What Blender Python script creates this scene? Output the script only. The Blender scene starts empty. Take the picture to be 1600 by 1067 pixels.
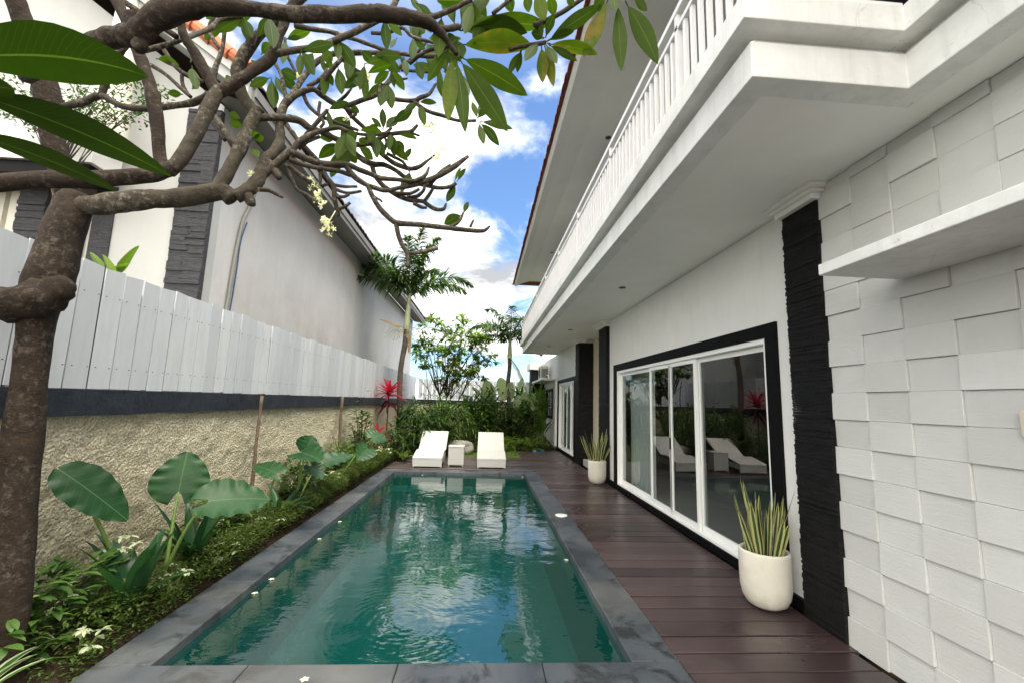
import bpy, math, random
from mathutils import Vector, Matrix, noise
R = math.radians
rng = random.Random(7)
sc = bpy.context.scene
col = sc.collection

# ------------------------------------------------------------------ camera
FPX = 675.0                       # focal length in pixels of a 1600 px wide picture
PITCH, YAW, ROLL = R(7.91), R(3.56), R(1.70)
CAM = Vector((0, 0, 1.6))
def _axes():
    cp, sp, cy, sy, cr, sr = math.cos(PITCH), math.sin(PITCH), math.cos(YAW), math.sin(YAW), math.cos(ROLL), math.sin(ROLL)
    right = Vector((cy, -sy, 0)); f0 = Vector((sy, cy, 0)); z = Vector((0, 0, 1))
    fwd = f0*cp + z*sp; up = z*cp - f0*sp
    return right*cr + up*sr, up*cr - right*sr, fwd
RT, UP, FW = _axes()
cam = bpy.data.objects.new('camera', bpy.data.cameras.new('camera'))
col.objects.link(cam)
cam.matrix_world = Matrix(((RT.x, UP.x, -FW.x, CAM.x), (RT.y, UP.y, -FW.y, CAM.y), (RT.z, UP.z, -FW.z, CAM.z), (0, 0, 0, 1)))
cam.data.sensor_width = 36.0
cam.data.lens = 36.0*FPX/1600.0
cam.data.clip_start = 0.02
cam.data.clip_end = 3000
sc.camera = cam
def at(px, py, Y):                # point at depth Y seen at a pixel of the 1600x1067 photograph
    d = RT*((px-800)/FPX) - UP*((py-533.5)/FPX) + FW
    return CAM + d*(Y/d.y)

# ------------------------------------------------------------------ sky, sun, exposure
SUN_EL, SUN_AZ = R(70), R(140)    # azimuth clockwise from +Y
sc.view_settings.view_transform = 'Standard'
sc.view_settings.look = 'None'
sc.view_settings.exposure = 2.15
sc.view_settings.gamma = 1.0
w = bpy.data.worlds.new('World'); sc.world = w; w.use_nodes = True
def sky():
    nt = w.node_tree; N = nt.nodes; L = nt.links
    bg = N['Background']
    st = N.new('ShaderNodeTexSky'); st.sky_type = 'NISHITA'; st.sun_disc = False
    st.sun_elevation = SUN_EL; st.sun_rotation = SUN_AZ
    st.air_density = 1.0; st.dust_density = 0.6; st.ozone_density = 2.0
    tc = N.new('ShaderNodeTexCoord')
    sep = N.new('ShaderNodeSeparateXYZ'); L.new(tc.outputs['Generated'], sep.inputs[0])
    def m(op, a, b=None, clamp=False):
        n = N.new('ShaderNodeMath'); n.operation = op; n.use_clamp = clamp
        for i, v in enumerate((a, b)):
            if v is None: continue
            if isinstance(v, (int, float)): n.inputs[i].default_value = v
            else: L.new(v, n.inputs[i])
        return n.outputs[0]
    zz = m('ADD', m('MAXIMUM', sep.outputs[2], 0.0), 0.22)
    comb = N.new('ShaderNodeCombineXYZ')
    L.new(m('DIVIDE', sep.outputs[0], zz), comb.inputs[0]); L.new(m('DIVIDE', sep.outputs[1], zz), comb.inputs[1])
    comb.inputs[2].default_value = 3.7
    def nz(scale, det, rough, dist, off):
        mp = N.new('ShaderNodeMapping'); mp.inputs['Location'].default_value = off
        L.new(comb.outputs[0], mp.inputs[0])
        n = N.new('ShaderNodeTexNoise'); n.inputs['Scale'].default_value = scale; n.inputs['Detail'].default_value = det
        n.inputs['Roughness'].default_value = rough; n.inputs['Distortion'].default_value = dist
        L.new(mp.outputs[0], n.inputs['Vector']); return n.outputs['Fac']
    a = nz(1.5, 10, 0.56, 0.35, (3.1, 0.4, 0))
    rp = N.new('ShaderNodeValToRGB'); rp.color_ramp.elements[0].position = 0.455; rp.color_ramp.elements[1].position = 0.58
    rp.color_ramp.interpolation = 'EASE'
    L.new(a, rp.inputs[0])
    b = nz(2.6, 8, 0.6, 0.2, (7.7, 2.2, 1))
    shade = N.new('ShaderNodeValToRGB')
    shade.color_ramp.elements[0].position = 0.35; shade.color_ramp.elements[0].color = (1.75, 1.8, 1.88, 1)
    shade.color_ramp.elements[1].position = 0.74; shade.color_ramp.elements[1].color = (9.0, 8.8, 8.4, 1)
    L.new(b, shade.inputs[0])
    bk2 = N.new('ShaderNodeMapRange'); bk2.interpolation_type = 'SMOOTHSTEP'; bk2.inputs[1].default_value = .15; bk2.inputs[2].default_value = -.4; bk2.inputs[4].default_value = .85
    L.new(sep.outputs[1], bk2.inputs[0])
    cover = N.new('ShaderNodeMapRange'); cover.interpolation_type = 'SMOOTHSTEP'; cover.inputs[1].default_value = .62; cover.inputs[2].default_value = .9; cover.inputs[4].default_value = .9
    L.new(sep.outputs[2], cover.inputs[0])
    cloudf = m('MAXIMUM', m('MAXIMUM', rp.outputs[0], cover.outputs[0]), bk2.outputs[0])  # extra cloud cover added overhead and behind, out of view, for warmer ambient light
    blue = N.new('ShaderNodeMix'); blue.data_type = 'RGBA'; blue.blend_type = 'MULTIPLY'; blue.inputs[0].default_value = 1.0
    L.new(st.outputs[0], blue.inputs[6]); blue.inputs[7].default_value = (0.50, 0.60, 0.70, 1)
    mx = N.new('ShaderNodeMix'); mx.data_type = 'RGBA'
    L.new(cloudf, mx.inputs[0]); L.new(blue.outputs[2], mx.inputs[6]); L.new(shade.outputs[0], mx.inputs[7])
    # unseen sky overhead and behind is brightened and warmed to lift the scene light
    high = N.new('ShaderNodeMapRange'); high.interpolation_type = 'SMOOTHSTEP'; high.inputs[1].default_value = .66; high.inputs[2].default_value = .95
    L.new(sep.outputs[2], high.inputs[0])
    back = N.new('ShaderNodeMapRange'); back.interpolation_type = 'SMOOTHSTEP'; back.inputs[1].default_value = .15; back.inputs[2].default_value = -.5
    L.new(sep.outputs[1], back.inputs[0])
    gain = m('ADD', 1.0, m('MULTIPLY', m('MAXIMUM', high.outputs[0], back.outputs[0]), 1.9))
    out = N.new('ShaderNodeVectorMath'); out.operation = 'SCALE'; wm_ = N.new('ShaderNodeMix'); wm_.data_type = 'RGBA'; wm_.blend_type = 'MULTIPLY'; wm_.inputs[7].default_value = (1.055, 1.0, .895, 1); L.new(m('MAXIMUM', high.outputs[0], back.outputs[0]), wm_.inputs[0]); L.new(mx.outputs[2], wm_.inputs[6]); L.new(wm_.outputs[2], out.inputs[0]); L.new(gain, out.inputs['Scale'])
    L.new(out.outputs[0], bg.inputs[0]); bg.inputs[1].default_value = 0.085
sky()
sl = bpy.data.lights.new('sun', 'SUN'); sl.energy = 1.2; sl.angle = R(34); sl.color = (1.0, 0.92, 0.80)
so = bpy.data.objects.new('sun', sl); col.objects.link(so)
sdir = Vector((math.sin(SUN_AZ)*math.cos(SUN_EL), math.cos(SUN_AZ)*math.cos(SUN_EL), math.sin(SUN_EL)))
so.rotation_euler = sdir.to_track_quat('Z', 'Y').to_euler(); so.location = (0, 0, 30)

# ------------------------------------------------------------------ materials
class NT:
    def __init__(s, name):
        s.m = bpy.data.materials.new(name); s.m.use_nodes = True
        s.nt = s.m.node_tree; s.N = s.nt.nodes; s.L = s.nt.links
        s.p = s.N['Principled BSDF']; s.out = s.N['Material Output']
        s.tc = s.N.new('ShaderNodeTexCoord')
    def vec(s, scale=(1, 1, 1), off=(0, 0, 0), src='Object'):
        mp = s.N.new('ShaderNodeMapping'); mp.inputs['Scale'].default_value = scale; mp.inputs['Location'].default_value = off
        s.L.new(s.tc.outputs[src], mp.inputs[0]); return mp.outputs[0]
    def noise(s, sc=5, det=4, ro=.55, dist=0, vec=None):
        n = s.N.new('ShaderNodeTexNoise'); n.inputs['Scale'].default_value = sc; n.inputs['Detail'].default_value = det
        n.inputs['Roughness'].default_value = ro; n.inputs['Distortion'].default_value = dist
        s.L.new(vec if vec is not None else s.vec(), n.inputs['Vector']); return n.outputs['Fac']
    def voro(s, sc=5, vec=None, feature='F1', out='Distance'):
        n = s.N.new('ShaderNodeTexVoronoi'); n.feature = feature; n.inputs['Scale'].default_value = sc
        s.L.new(vec if vec is not None else s.vec(), n.inputs['Vector']); return n.outputs[out]
    def ramp(s, f, *stops):
        r = s.N.new('ShaderNodeValToRGB'); e = r.color_ramp.elements
        while len(e) < len(stops): e.new(0.5)
        for i, (p, c) in enumerate(stops):
            e[i].position = p; e[i].color = (c, c, c, 1) if isinstance(c, (int, float)) else (*c, 1)
        s.L.new(f, r.inputs[0]); return r.outputs[0]
    def mix(s, f, a, b, mode='MIX'):
        n = s.N.new('ShaderNodeMix'); n.data_type = 'RGBA'; n.blend_type = mode
        for i, v in ((0, f), (6, a), (7, b)):
            if isinstance(v, (int, float)): n.inputs[i].default_value = v if i == 0 else (v, v, v, 1)
            elif isinstance(v, tuple): n.inputs[i].default_value = (*v, 1)
            else: s.L.new(v, n.inputs[i])
        return n.outputs[2]
    def math(s, op, a, b=0.0, c=None):
        n = s.N.new('ShaderNodeMath'); n.operation = op
        for i, v in enumerate((a, b, c)):
            if v is None: continue
            if isinstance(v, (int, float)): n.inputs[i].default_value = v
            else: s.L.new(v, n.inputs[i])
        return n.outputs[0]
    def attr(s, name='rnd'):
        n = s.N.new('ShaderNodeAttribute'); n.attribute_name = name; return n.outputs['Fac']
    def uv(s):
        n = s.N.new('ShaderNodeSeparateXYZ'); s.L.new(s.tc.outputs['UV'], n.inputs[0]); return n.outputs[0], n.outputs[1]
    def col(s, c):
        if isinstance(c, tuple): s.p.inputs['Base Color'].default_value = (*c, 1)
        else: s.L.new(c, s.p.inputs['Base Color'])
        return s
    def rough(s, r, spec=None):
        if isinstance(r, (int, float)): s.p.inputs['Roughness'].default_value = r
        else: s.L.new(r, s.p.inputs['Roughness'])
        if spec is not None: s.p.inputs['Specular IOR Level'].default_value = spec
        return s
    def bump(s, h, strength=.5, dist=.01):
        b = s.N.new('ShaderNodeBump'); b.inputs['Strength'].default_value = strength; b.inputs['Distance'].default_value = dist
        s.L.new(h, b.inputs['Height']); s.L.new(b.outputs[0], s.p.inputs['Normal']); return s

M = {}
def paint(name, c, dirt=.12, sc=1.3, rough=.55, bump=.15, streak=True):
    t = NT(name)
    a = t.noise(sc, 6, .65, .3); s = t.noise(3.2, 5, .6, 0, t.vec((2.2, 2.2, .22)))
    base = t.mix(t.ramp(a, (.35, 0), (.7, 1)), tuple(x*(1-dirt) for x in c), c)
    if streak: base = t.mix(t.ramp(s, (.5, 0), (.75, dirt*2.0)), base, tuple(x*.62 for x in c))
    t.col(base).rough(rough, .35)
    t.bump(t.mix(.5, t.noise(60, 4, .6), t.noise(7, 4, .6)), bump, .01)
    M[name] = t.m
paint('white_wall', (.76, .765, .75), .08)
paint('soffit_white', (.85, .85, .82), .07, streak=False)

paint('beige_wall', (.62, .56, .42), .05)
paint('pvc_white', (.82, .83, .82), .02, rough=.28, bump=.02, streak=False)
paint('rail_white', (.77, .77, .77), .06, rough=.4, bump=.05)
paint('neighbour_white', (.42, .43, .42), .08)
paint('trim_black', (.003, .003, .004), .3, rough=.6, bump=.3, streak=False); M['trim_black'].node_tree.nodes['Principled BSDF'].inputs['Specular IOR Level'].default_value = .12
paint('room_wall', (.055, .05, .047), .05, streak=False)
paint('room_floor', (.42, .43, .41), .06, rough=.18, bump=0, streak=False)
paint('concrete_step', (.42, .42, .41), .15)
paint('plastic_white', (.74, .74, .70), .05, rough=.4, bump=.03, streak=False)
paint('fascia_grey', (.22, .22, .20), .16, 2.0)

def mk():
    t = NT('beam_white')
    a = t.noise(2.4, 6, .65, .3); s = t.noise(3.2, 5, .65, 0, t.vec((2.6, 2.6, .2))); sp = t.noise(16, 7, .8, .3); cl = t.noise(1.2, 3, .6)
    c = t.mix(t.ramp(a, (.35, 0), (.7, 1)), (.64, .65, .63), (.77, .78, .765))
    c = t.mix(t.ramp(s, (.50, 0), (.72, .45)), c, (.47, .47, .43))
    c = t.mix(t.math('MULTIPLY', t.ramp(sp, (.60, 0), (.68, 1)), t.ramp(cl, (.50, 0), (.64, .8))), c, (.16, .16, .14))
    cr = t.voro(1.6, t.mix(.12, t.vec(), t.noise(4, 5, .7)), 'DISTANCE_TO_EDGE')
    c = t.mix(t.math('MULTIPLY', t.ramp(cr, (.002, 1), (.005, 0)), t.ramp(t.noise(1.3, 3), (.52, 0), (.64, .4))), c, (.30, .30, .27))
    t.col(c).rough(.6, .3).bump(t.mix(.5, t.noise(50, 4, .6), t.noise(7, 5, .6)), .4, .012); M['beam_white'] = t.m
    t = NT('relief_tile')
    r = t.attr('rnd'); a = t.noise(2.2, 6, .6, .4)
    sc_ = t.noise(2.2, 3, .7, 1.4, t.vec((1.2, 2, 14)))
    base = t.mix(r, (.52, .525, .51), (.62, .63, .62))
    base = t.mix(t.ramp(a, (.35, 0), (.75, .5)), base, (.48, .48, .455))
    st = t.noise(9, 6, .75, .2)
    base = t.mix(t.ramp(st, (.72, 0), (.84, .5)), base, (.36, .36, .33))
    t.col(base).rough(.5, .35)
    t.bump(t.mix(.35, sc_, t.noise(90, 3, .6)), .4, .012); M['relief_tile'] = t.m

    t = NT('black_stone')
    a = t.noise(6, 6, .7, .6, t.vec((1.4, 1.4, 9)))
    f = t.noise(45, 4, .7)
    t.col(t.mix(t.ramp(a, (.3, 0), (.75, 1)), (.002, .002, .0025), (.016, .016, .017))).rough(.6, .2)
    t.bump(t.mix(.45, a, f), .9, .03); M['black_stone'] = t.m
    t = NT('grey_stone')
    a = t.noise(6, 6, .7, .6, t.vec((1.4, 1.4, 9))); f = t.noise(45, 4, .7)
    t.col(t.mix(t.ramp(a, (.3, 0), (.75, 1)), (.02, .02, .024), (.075, .075, .085))).rough(.75, .3)
    t.bump(t.mix(.45, a, f), .9, .03); M['grey_stone'] = t.m

    t = NT('deck_wood')
    r = t.attr('rnd')
    g = t.noise(3, 8, .65, .3, t.vec((.7, 26, 26))); b = t.noise(1.1, 4, .6, .3); wv = t.noise(5, 6, .7, .2, t.vec((.4, 3, 3)))
    c = t.mix(r, (.026, .017, .018), (.088, .058, .058))
    c = t.mix(t.ramp(g, (.35, 0), (.7, .5)), c, (.034, .021, .023))
    c = t.mix(t.ramp(b, (.5, 0), (.75, .35)), c, (.135, .098, .098))
    c = t.mix(t.ramp(wv, (.66, 0), (.8, .45)), c, (.13, .115, .11))
    t.col(c).rough(t.ramp(b, (.3, .26), (.75, .46)), .6).bump(g, .35, .004); M['deck_wood'] = t.m

    t = NT('slate_coping')
    a = t.noise(1.6, 6, .62, .5); b = t.noise(4.5, 8, .72, .6); f = t.noise(60, 3, .6)
    pl = t.noise(1.0, 2, .5, .2, t.vec((.9, .9, .9), (4, 2, 0)))
    c = t.mix(t.ramp(a, (.3, 0), (.72, 1)), (.022, .029, .040), (.076, .088, .100))
    c = t.mix(t.ramp(b, (.50, 0), (.62, .9)), c, (.010, .011, .012))
    c = t.mix(t.ramp(pl, (.52, 0), (.72, .6)), c, (.15, .15, .14))
    sp = t.voro(28); c = t.mix(t.ramp(sp, (.035, .55), (.06, 0)), c, (.32, .32, .30))
    t.col(c).rough(t.ramp(a, (.3, .34), (.7, .6)), .5).bump(t.mix(.3, b, f), .3, .006); M['slate_coping'] = t.m

    t = NT('pool_tile')
    br = t.N.new('ShaderNodeTexBrick'); br.offset = 0; br.inputs['Scale'].default_value = 5.0
    br.inputs['Color1'].default_value = (.004, .052, .047, 1); br.inputs['Color2'].default_value = (.006, .070, .062, 1)
    br.inputs['Mortar'].default_value = (.003, .038, .035, 1); br.inputs['Mortar Size'].default_value = .012
    br.inputs['Brick Width'].default_value = .5; br.inputs['Row Height'].default_value = .5
    t.L.new(t.vec(), br.inputs['Vector'])
    t.col(t.mix(t.ramp(t.noise(1.4, 5, .6, .3), (.3, 0), (.7, .5)), br.outputs[0], (.004, .055, .058))).rough(.5, .3); M['pool_tile'] = t.m

    # water: mirror by Fresnel, clear and tinted below
    t = NT('pool_water'); N, L = t.N, t.L
    tr = N.new('ShaderNodeBsdfTransparent'); tr.inputs[0].default_value = (.46, .86, .82, 1)
    gl = N.new('ShaderNodeBsdfGlossy'); gl.inputs['Roughness'].default_value = 0.0
    fr = N.new('ShaderNodeFresnel'); fr.inputs[0].default_value = 2.35
    ms = N.new('ShaderNodeMixShader')
    n1 = t.noise(2.6, 3, .5, .5, t.vec((1.0, 1.5, 1))); n2 = t.noise(9.5, 2, .5, .4, t.vec((1, 1.7, 1)))
    wv = N.new('ShaderNodeTexWave'); wv.wave_type = 'RINGS'; wv.rings_direction = 'SPHERICAL'
    wv.inputs['Scale'].default_value = 5.5; wv.inputs['Distortion'].default_value = .6; wv.inputs['Detail'].default_value = 1
    L.new(t.vec((1, 1, 1), (.55, -3.55, 0)), wv.inputs['Vector'])
    gr = N.new('ShaderNodeTexGradient'); gr.gradient_type = 'SPHERICAL'; L.new(t.vec((.8, .8, .8), (.44, -2.84, 0)), gr.inputs[0])
    ring = t.math('MULTIPLY', wv.outputs['Fac'], t.ramp(gr.outputs['Fac'], (.0, 0), (.5, .045)))
    patch = t.ramp(t.noise(.7, 2, .5), (.42, .15), (.62, 1))
    h = t.math('ADD', t.math('ADD', t.math('MULTIPLY', n1, 1.0), t.math('MULTIPLY', t.math('MULTIPLY', n2, patch), .34)), ring)
    bp = N.new('ShaderNodeBump'); bp.inputs['Strength'].default_value = .5; bp.inputs['Distance'].default_value = .010
    L.new(h, bp.inputs['Height'])
    geo = N.new('ShaderNodeNewGeometry'); frf = t.math('MULTIPLY', fr.outputs[0], t.math('SUBTRACT', 1.0, geo.outputs['Backfacing']))
    L.new(bp.outputs[0], gl.inputs['Normal']); L.new(bp.outputs[0], fr.inputs['Normal'])
    df = N.new('ShaderNodeBsdfDiffuse'); df.inputs[0].default_value = (.002, .058, .053, 1)
    body = N.new('ShaderNodeMixShader'); L.new(t.math('MULTIPLY', t.math('SUBTRACT', 1.0, geo.outputs['Backfacing']), .34), body.inputs[0])
    L.new(tr.outputs[0], body.inputs[1]); L.new(df.outputs[0], body.inputs[2])
    L.new(frf, ms.inputs[0]); L.new(body.outputs[0], ms.inputs[1]); L.new(gl.outputs[0], ms.inputs[2])
    L.new(ms.outputs[0], t.out.inputs[0]); M['pool_water'] = t.m

    def glass(name, tint, ior):
        t = NT(name); N, L = t.N, t.L
        tr = N.new('ShaderNodeBsdfTransparent'); tr.inputs[0].default_value = (*tint, 1)
        gl = N.new('ShaderNodeBsdfGlossy'); gl.inputs['Roughness'].default_value = 0.0
        fr = N.new('ShaderNodeFresnel'); fr.inputs[0].default_value = ior
        ms = N.new('ShaderNodeMixShader')
        geo = N.new('ShaderNodeNewGeometry'); L.new(t.math('MULTIPLY', fr.outputs[0], t.math('SUBTRACT', 1.0, geo.outputs['Backfacing'])), ms.inputs[0]); L.new(tr.outputs[0], ms.inputs[1]); L.new(gl.outputs[0], ms.inputs[2])
        L.new(ms.outputs[0], t.out.inputs[0]); M[name] = t.m
    glass('window_glass', (.82, .85, .84), 2.0)
    glass('dark_glass', (.05, .055, .06), 1.5)

    t = NT('curtain'); N, L = t.N, t.L
    df = N.new('ShaderNodeBsdfDiffuse'); df.inputs[0].default_value = (.72, .77, .76, 1)
    tl = N.new('ShaderNodeBsdfTranslucent'); tl.inputs[0].default_value = (.72, .77, .76, 1)
    ms = N.new('ShaderNodeMixShader'); ms.inputs[0].default_value = .35
    L.new(df.outputs[0], ms.inputs[1]); L.new(tl.outputs[0], ms.inputs[2]); L.new(ms.outputs[0], t.out.inputs[0]); M['curtain'] = t.m

    t = NT('rough_plaster')
    a = t.noise(52, 6, .7, .2); b = t.voro(42, t.mix(.08, t.vec(), t.noise(9, 3, .6))); big = t.noise(1.1, 5, .6, .4)
    low = N = t.N.new('ShaderNodeSeparateXYZ'); t.L.new(t.tc.outputs['Object'], low.inputs[0])
    c = t.mix(t.ramp(a, (.36, 0), (.58, 1)), (.34, .305, .205), (.76, .70, .53))  # crevice shade is put into the colour: darker where the noise is low
    c = t.mix(t.ramp(big, (.45, 0), (.8, .45)), c, (.40, .35, .23))
    moss = t.math('MULTIPLY', t.ramp(low.outputs[2], (.15, 1), (.75, 0)), t.ramp(t.noise(2.3, 5, .6), (.35, 0), (.6, .8)))
    c = t.mix(moss, c, (.17, .15, .065))
    t.col(c).rough(.9, .2).bump(t.math('ADD', a, t.math('MULTIPLY', b, .7)), 1.0, .032); M['rough_plaster'] = t.m

    t = NT('navy_band')
    a = t.noise(5, 6, .65, .4)
    t.col(t.mix(t.ramp(a, (.35, 0), (.75, 1)), (.010, .013, .022), (.030, .036, .052))).rough(.5, .4).bump(t.noise(9, 6, .7), .7, .02); M['navy_band'] = t.m

    t = NT('fence_paint')
    r = t.attr('rnd'); a = t.noise(4, 6, .65, .3, t.vec((1, 3, .5))); sp = t.noise(20, 5, .75)
    c = t.mix(r, (.46, .49, .525), (.56, .585, .615))
    c = t.mix(t.ramp(a, (.45, 0), (.8, .45)), c, (.36, .385, .41))
    c = t.mix(t.ramp(sp, (.70, 0), (.80, .55)), c, (.27, .28, .29))
    t.col(c).rough(.5, .35).bump(a, .15, .004); M['fence_paint'] = t.m

    t = NT('weathered_render')
    a = t.noise(.55, 7, .65, .6); s = t.noise(2.2, 6, .7, .2, t.vec((1.6, 1.6, .16))); s2 = t.noise(5, 4, .7, 0, t.vec((1.5, 1.5, .1)))
    sp = t.N.new('ShaderNodeSeparateXYZ'); t.L.new(t.tc.outputs['Object'], sp.inputs[0])
    c = t.mix(t.ramp(a, (.32, 0), (.68, 1)), (.43, .43, .42), (.52, .52, .51))
    c = t.mix(t.ramp(s, (.48, 0), (.72, .4)), c, (.58, .58, .57))
    c = t.mix(t.ramp(s2, (.62, 0), (.80, .22)), c, (.42, .41, .40))
    stain = t.math('MULTIPLY', t.ramp(sp.outputs[2], (.0, 1), (1, .0)), t.ramp(s, (.4, 0), (.62, 1)))
    lowz = t.math('MULTIPLY', t.ramp(t.math('DIVIDE', sp.outputs[2], 4.4), (.6, 1), (.85, 0)), t.ramp(t.noise(.8, 5, .6, .5), (.45, 0), (.68, .55)))
    c = t.mix(lowz, c, (.33, .26, .23))
    t.col(c).rough(.85, .2).bump(t.noise(14, 6, .7), .3, .01); M['weathered_render'] = t.m

    def tile(name, c0, c1):
        t = NT(name); a = t.noise(6, 6, .7); r = t.attr('rnd')
        c = t.mix(r, c0, c1); c = t.mix(t.ramp(a, (.55, 0), (.75, .6)), c, (.035, .03, .028))
        t.col(c).rough(.8, .25).bump(t.noise(30, 4, .6), .4, .01); M[name] = t.m
    tile('red_roof_tile', (.16, .045, .032), (.27, .085, .055))
    tile('orange_roof_tile', (.40, .12, .06), (.52, .20, .11))
    tile('dark_roof_tile', (.06, .045, .04), (.11, .08, .07))

    t = NT('soil')
    a = t.noise(14, 8, .75, .3); b = t.noise(2.4, 5, .6)
    t.col(t.mix(t.ramp(a, (.35, 0), (.7, 1)), (.014, .010, .007), (.060, .044, .028))).rough(.95, .1)
    t.bump(a, .9, .04); M['soil'] = t.m
    t = NT('lawn_green')
    a = t.noise(30, 6, .75); t.col(t.mix(a, (.045, .085, .014), (.14, .20, .04))).rough(.9, .1).bump(a, .7, .03); M['lawn_green'] = t.m
    t = NT('boulder_stone')
    a = t.noise(5, 8, .72, .3); t.col(t.mix(t.ramp(a, (.3, 0), (.7, 1)), (.16, .15, .12), (.46, .44, .40))).rough(.9, .2).bump(a, .8, .04); M['boulder_stone'] = t.m

    # bark
    def bark(name, c0, c1, c2, ring=10):
        t = NT(name)
        a = t.noise(9, 8, .72, .5); b = t.noise(3.2, 5, .6, .3); rg = t.noise(6, 5, .65, .4, t.vec((1, 1, ring*.5)))
        c = t.mix(t.ramp(a, (.3, 0), (.7, 1)), c0, c1)
        c = t.mix(t.ramp(t.math('MULTIPLY', t.noise(30, 7, .75, .3), t.math('ADD', b, .5)), (.54, 0), (.66, .6)), c, c2)
        t.col(c).rough(.85, .25).bump(t.mix(.22, t.noise(22, 8, .75, .4), rg), .9, .04); M[name] = t.m
    bark('frangipani_bark', (.022, .018, .012), (.085, .070, .050), (.28, .26, .21))
    bark('trunk_bark', (.012, .008, .005), (.046, .031, .021), (.13, .11, .085), 14)
    bark('palm_bark', (.045, .037, .03), (.12, .10, .085), (.22, .20, .17), 40)
    bark('stake_wood', (.07, .05, .035), (.17, .125, .085), (.24, .19, .14), 2)
    bark('dead_leaf', (.20, .15, .08), (.36, .28, .16), (.42, .36, .24), 3)

    # leaves; UV: u -1..1 across, v 0..1 along; rnd per leaf
    def leaf(name, c0, c1, mid=(.30, .36, .14), vein=0.0, edge=None, rough=.38, trans=.35, spots=None, midw=.05, centre=None, nveins=34):
        t = NT(name); N, L = t.N, t.L
        r = t.attr('rnd'); u, v = t.uv()
        au = t.math('ABSOLUTE', u)
        c = t.mix(r, c0, c1)
        c = t.mix(t.ramp(t.noise(7, 4, .6), (.35, 0), (.7, .45)), c, tuple(x*.6 for x in c0))
        bumps = None
        if vein > 0:
            ph = t.math('ADD', t.math('MULTIPLY', v, nveins), t.math('MULTIPLY', au, -nveins*.16))
            fr_ = t.math('FRACT', ph); tri = t.math('ABSOLUTE', t.math('SUBTRACT', fr_, .5))
            vm = t.ramp(tri, (.40, 0), (.48, vein)); c = t.mix(vm, c, mid); bumps = vm
        if edge: c = t.mix(t.ramp(t.math('ADD', au, t.math('MULTIPLY', t.noise(12, 3, .5), .35)), (edge[1], 0), (edge[1]+.08, 1)), c, edge[0])
        if centre: c = t.mix(t.ramp(t.math('ADD', au, t.math('MULTIPLY', t.noise(14, 3, .5), .4)), (centre[1], 1), (centre[1]+.1, 0)), c, centre[0])
        if spots: c = t.mix(t.math('MULTIPLY', t.ramp(t.noise(5, 6, .75, .4), (.50, 0), (.62, .9)), t.ramp(r, (.62, 0), (.72, 1))), c, spots)
        c = t.mix(t.ramp(au, (midw*.5, .85), (midw, 0)), c, mid)
        p = t.p; L.new(c, p.inputs['Base Color']); t.rough(rough, .22)
        if bumps is not None: t.bump(bumps, .25, .003)
        tl = N.new('ShaderNodeBsdfTranslucent'); L.new(t.mix(1.0, c, (1.5, 1.7, .7), 'MULTIPLY'), tl.inputs[0])
        ms = N.new('ShaderNodeMixShader'); ms.inputs[0].default_value = trans
        L.new(p.outputs[0], ms.inputs[1]); L.new(tl.outputs[0], ms.inputs[2]); L.new(ms.outputs[0], t.out.inputs[0]); M[name] = t.m
    leaf('frangipani_leaf', (.026, .056, .003), (.088, .135, .008), (.10, .15, .03), .14, spots=(.20, .125, .02), trans=.46, rough=.6)
    leaf('shaded_frangipani_leaf', (.014, .034, .002), (.026, .052, .004), (.07, .11, .02), .12, trans=.30, rough=.55, nveins=26)  # same leaf, with the canopy shade put into a darker colour
    leaf('dark_leaf', (.026, .068, .012), (.080, .155, .030), (.06, .10, .03), 0, trans=.22)
    leaf('mid_leaf', (.050, .105, .018), (.115, .20, .038), (.11, .16, .05), 0, trans=.3)
    leaf('bright_leaf', (.10, .17, .025), (.19, .27, .05), (.24, .32, .10), 0, trans=.4)
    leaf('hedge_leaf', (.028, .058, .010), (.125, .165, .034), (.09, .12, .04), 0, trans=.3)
    leaf('tree_leaf', (.085, .16, .022), (.21, .31, .06), (.12, .17, .06), 0, trans=.4)
    leaf('palm_leaf', (.030, .072, .014), (.070, .135, .034), (.12, .16, .06), 0, trans=.28, midw=.08)
    leaf('elephant_leaf', (.013, .052, .018), (.027, .080, .028), (.06, .13, .05), .16, trans=.22, rough=.36, nveins=11, midw=.03)
    leaf('paddle_leaf', (.24, .30, .18), (.38, .42, .29), (.30, .34, .22), .22, trans=.35, rough=.5, nveins=30)
    leaf('canna_leaf', (.045, .11, .018), (.105, .20, .036), (.09, .15, .04), .12, trans=.35)
    leaf('strap_leaf', (.012, .045, .018), (.026, .078, .030), (.04, .10, .04), 0, trans=.25, rough=.3)
    leaf('striped_leaf', (.05, .13, .03), (.08, .17, .05), (.05, .14, .04), 0, edge=((.45, .50, .30), .72), trans=.35)
    leaf('variegated_leaf', (.46, .52, .34), (.60, .64, .47), (.12, .22, .06), 0, centre=((.10, .20, .06), .22), trans=.3)
    leaf('snake_leaf', (.030, .055, .022), (.055, .085, .035), (.05, .08, .03), .25, edge=((.36, .36, .15), .56), trans=.12, nveins=16, midw=.02)
    leaf('red_leaf', (.26, .008, .035), (.46, .02, .085), (.50, .06, .14), 0, trans=.4)
    leaf('maroon_leaf', (.05, .010, .018), (.12, .018, .030), (.14, .03, .05), 0, trans=.3)
    leaf('fern_leaf', (.095, .16, .022), (.17, .25, .045), (.22, .28, .09), 0, trans=.42)
    leaf('grass_blade', (.07, .13, .02), (.17, .25, .05), (.16, .22, .06), 0, trans=.35)
    leaf('petal', (.78, .76, .66), (.82, .80, .72), (.80, .62, .20), 0, trans=.3, rough=.6)
    leaf('stalk_green', (.10, .17, .04), (.17, .25, .07), (.16, .24, .07), 0, trans=.0)
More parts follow.
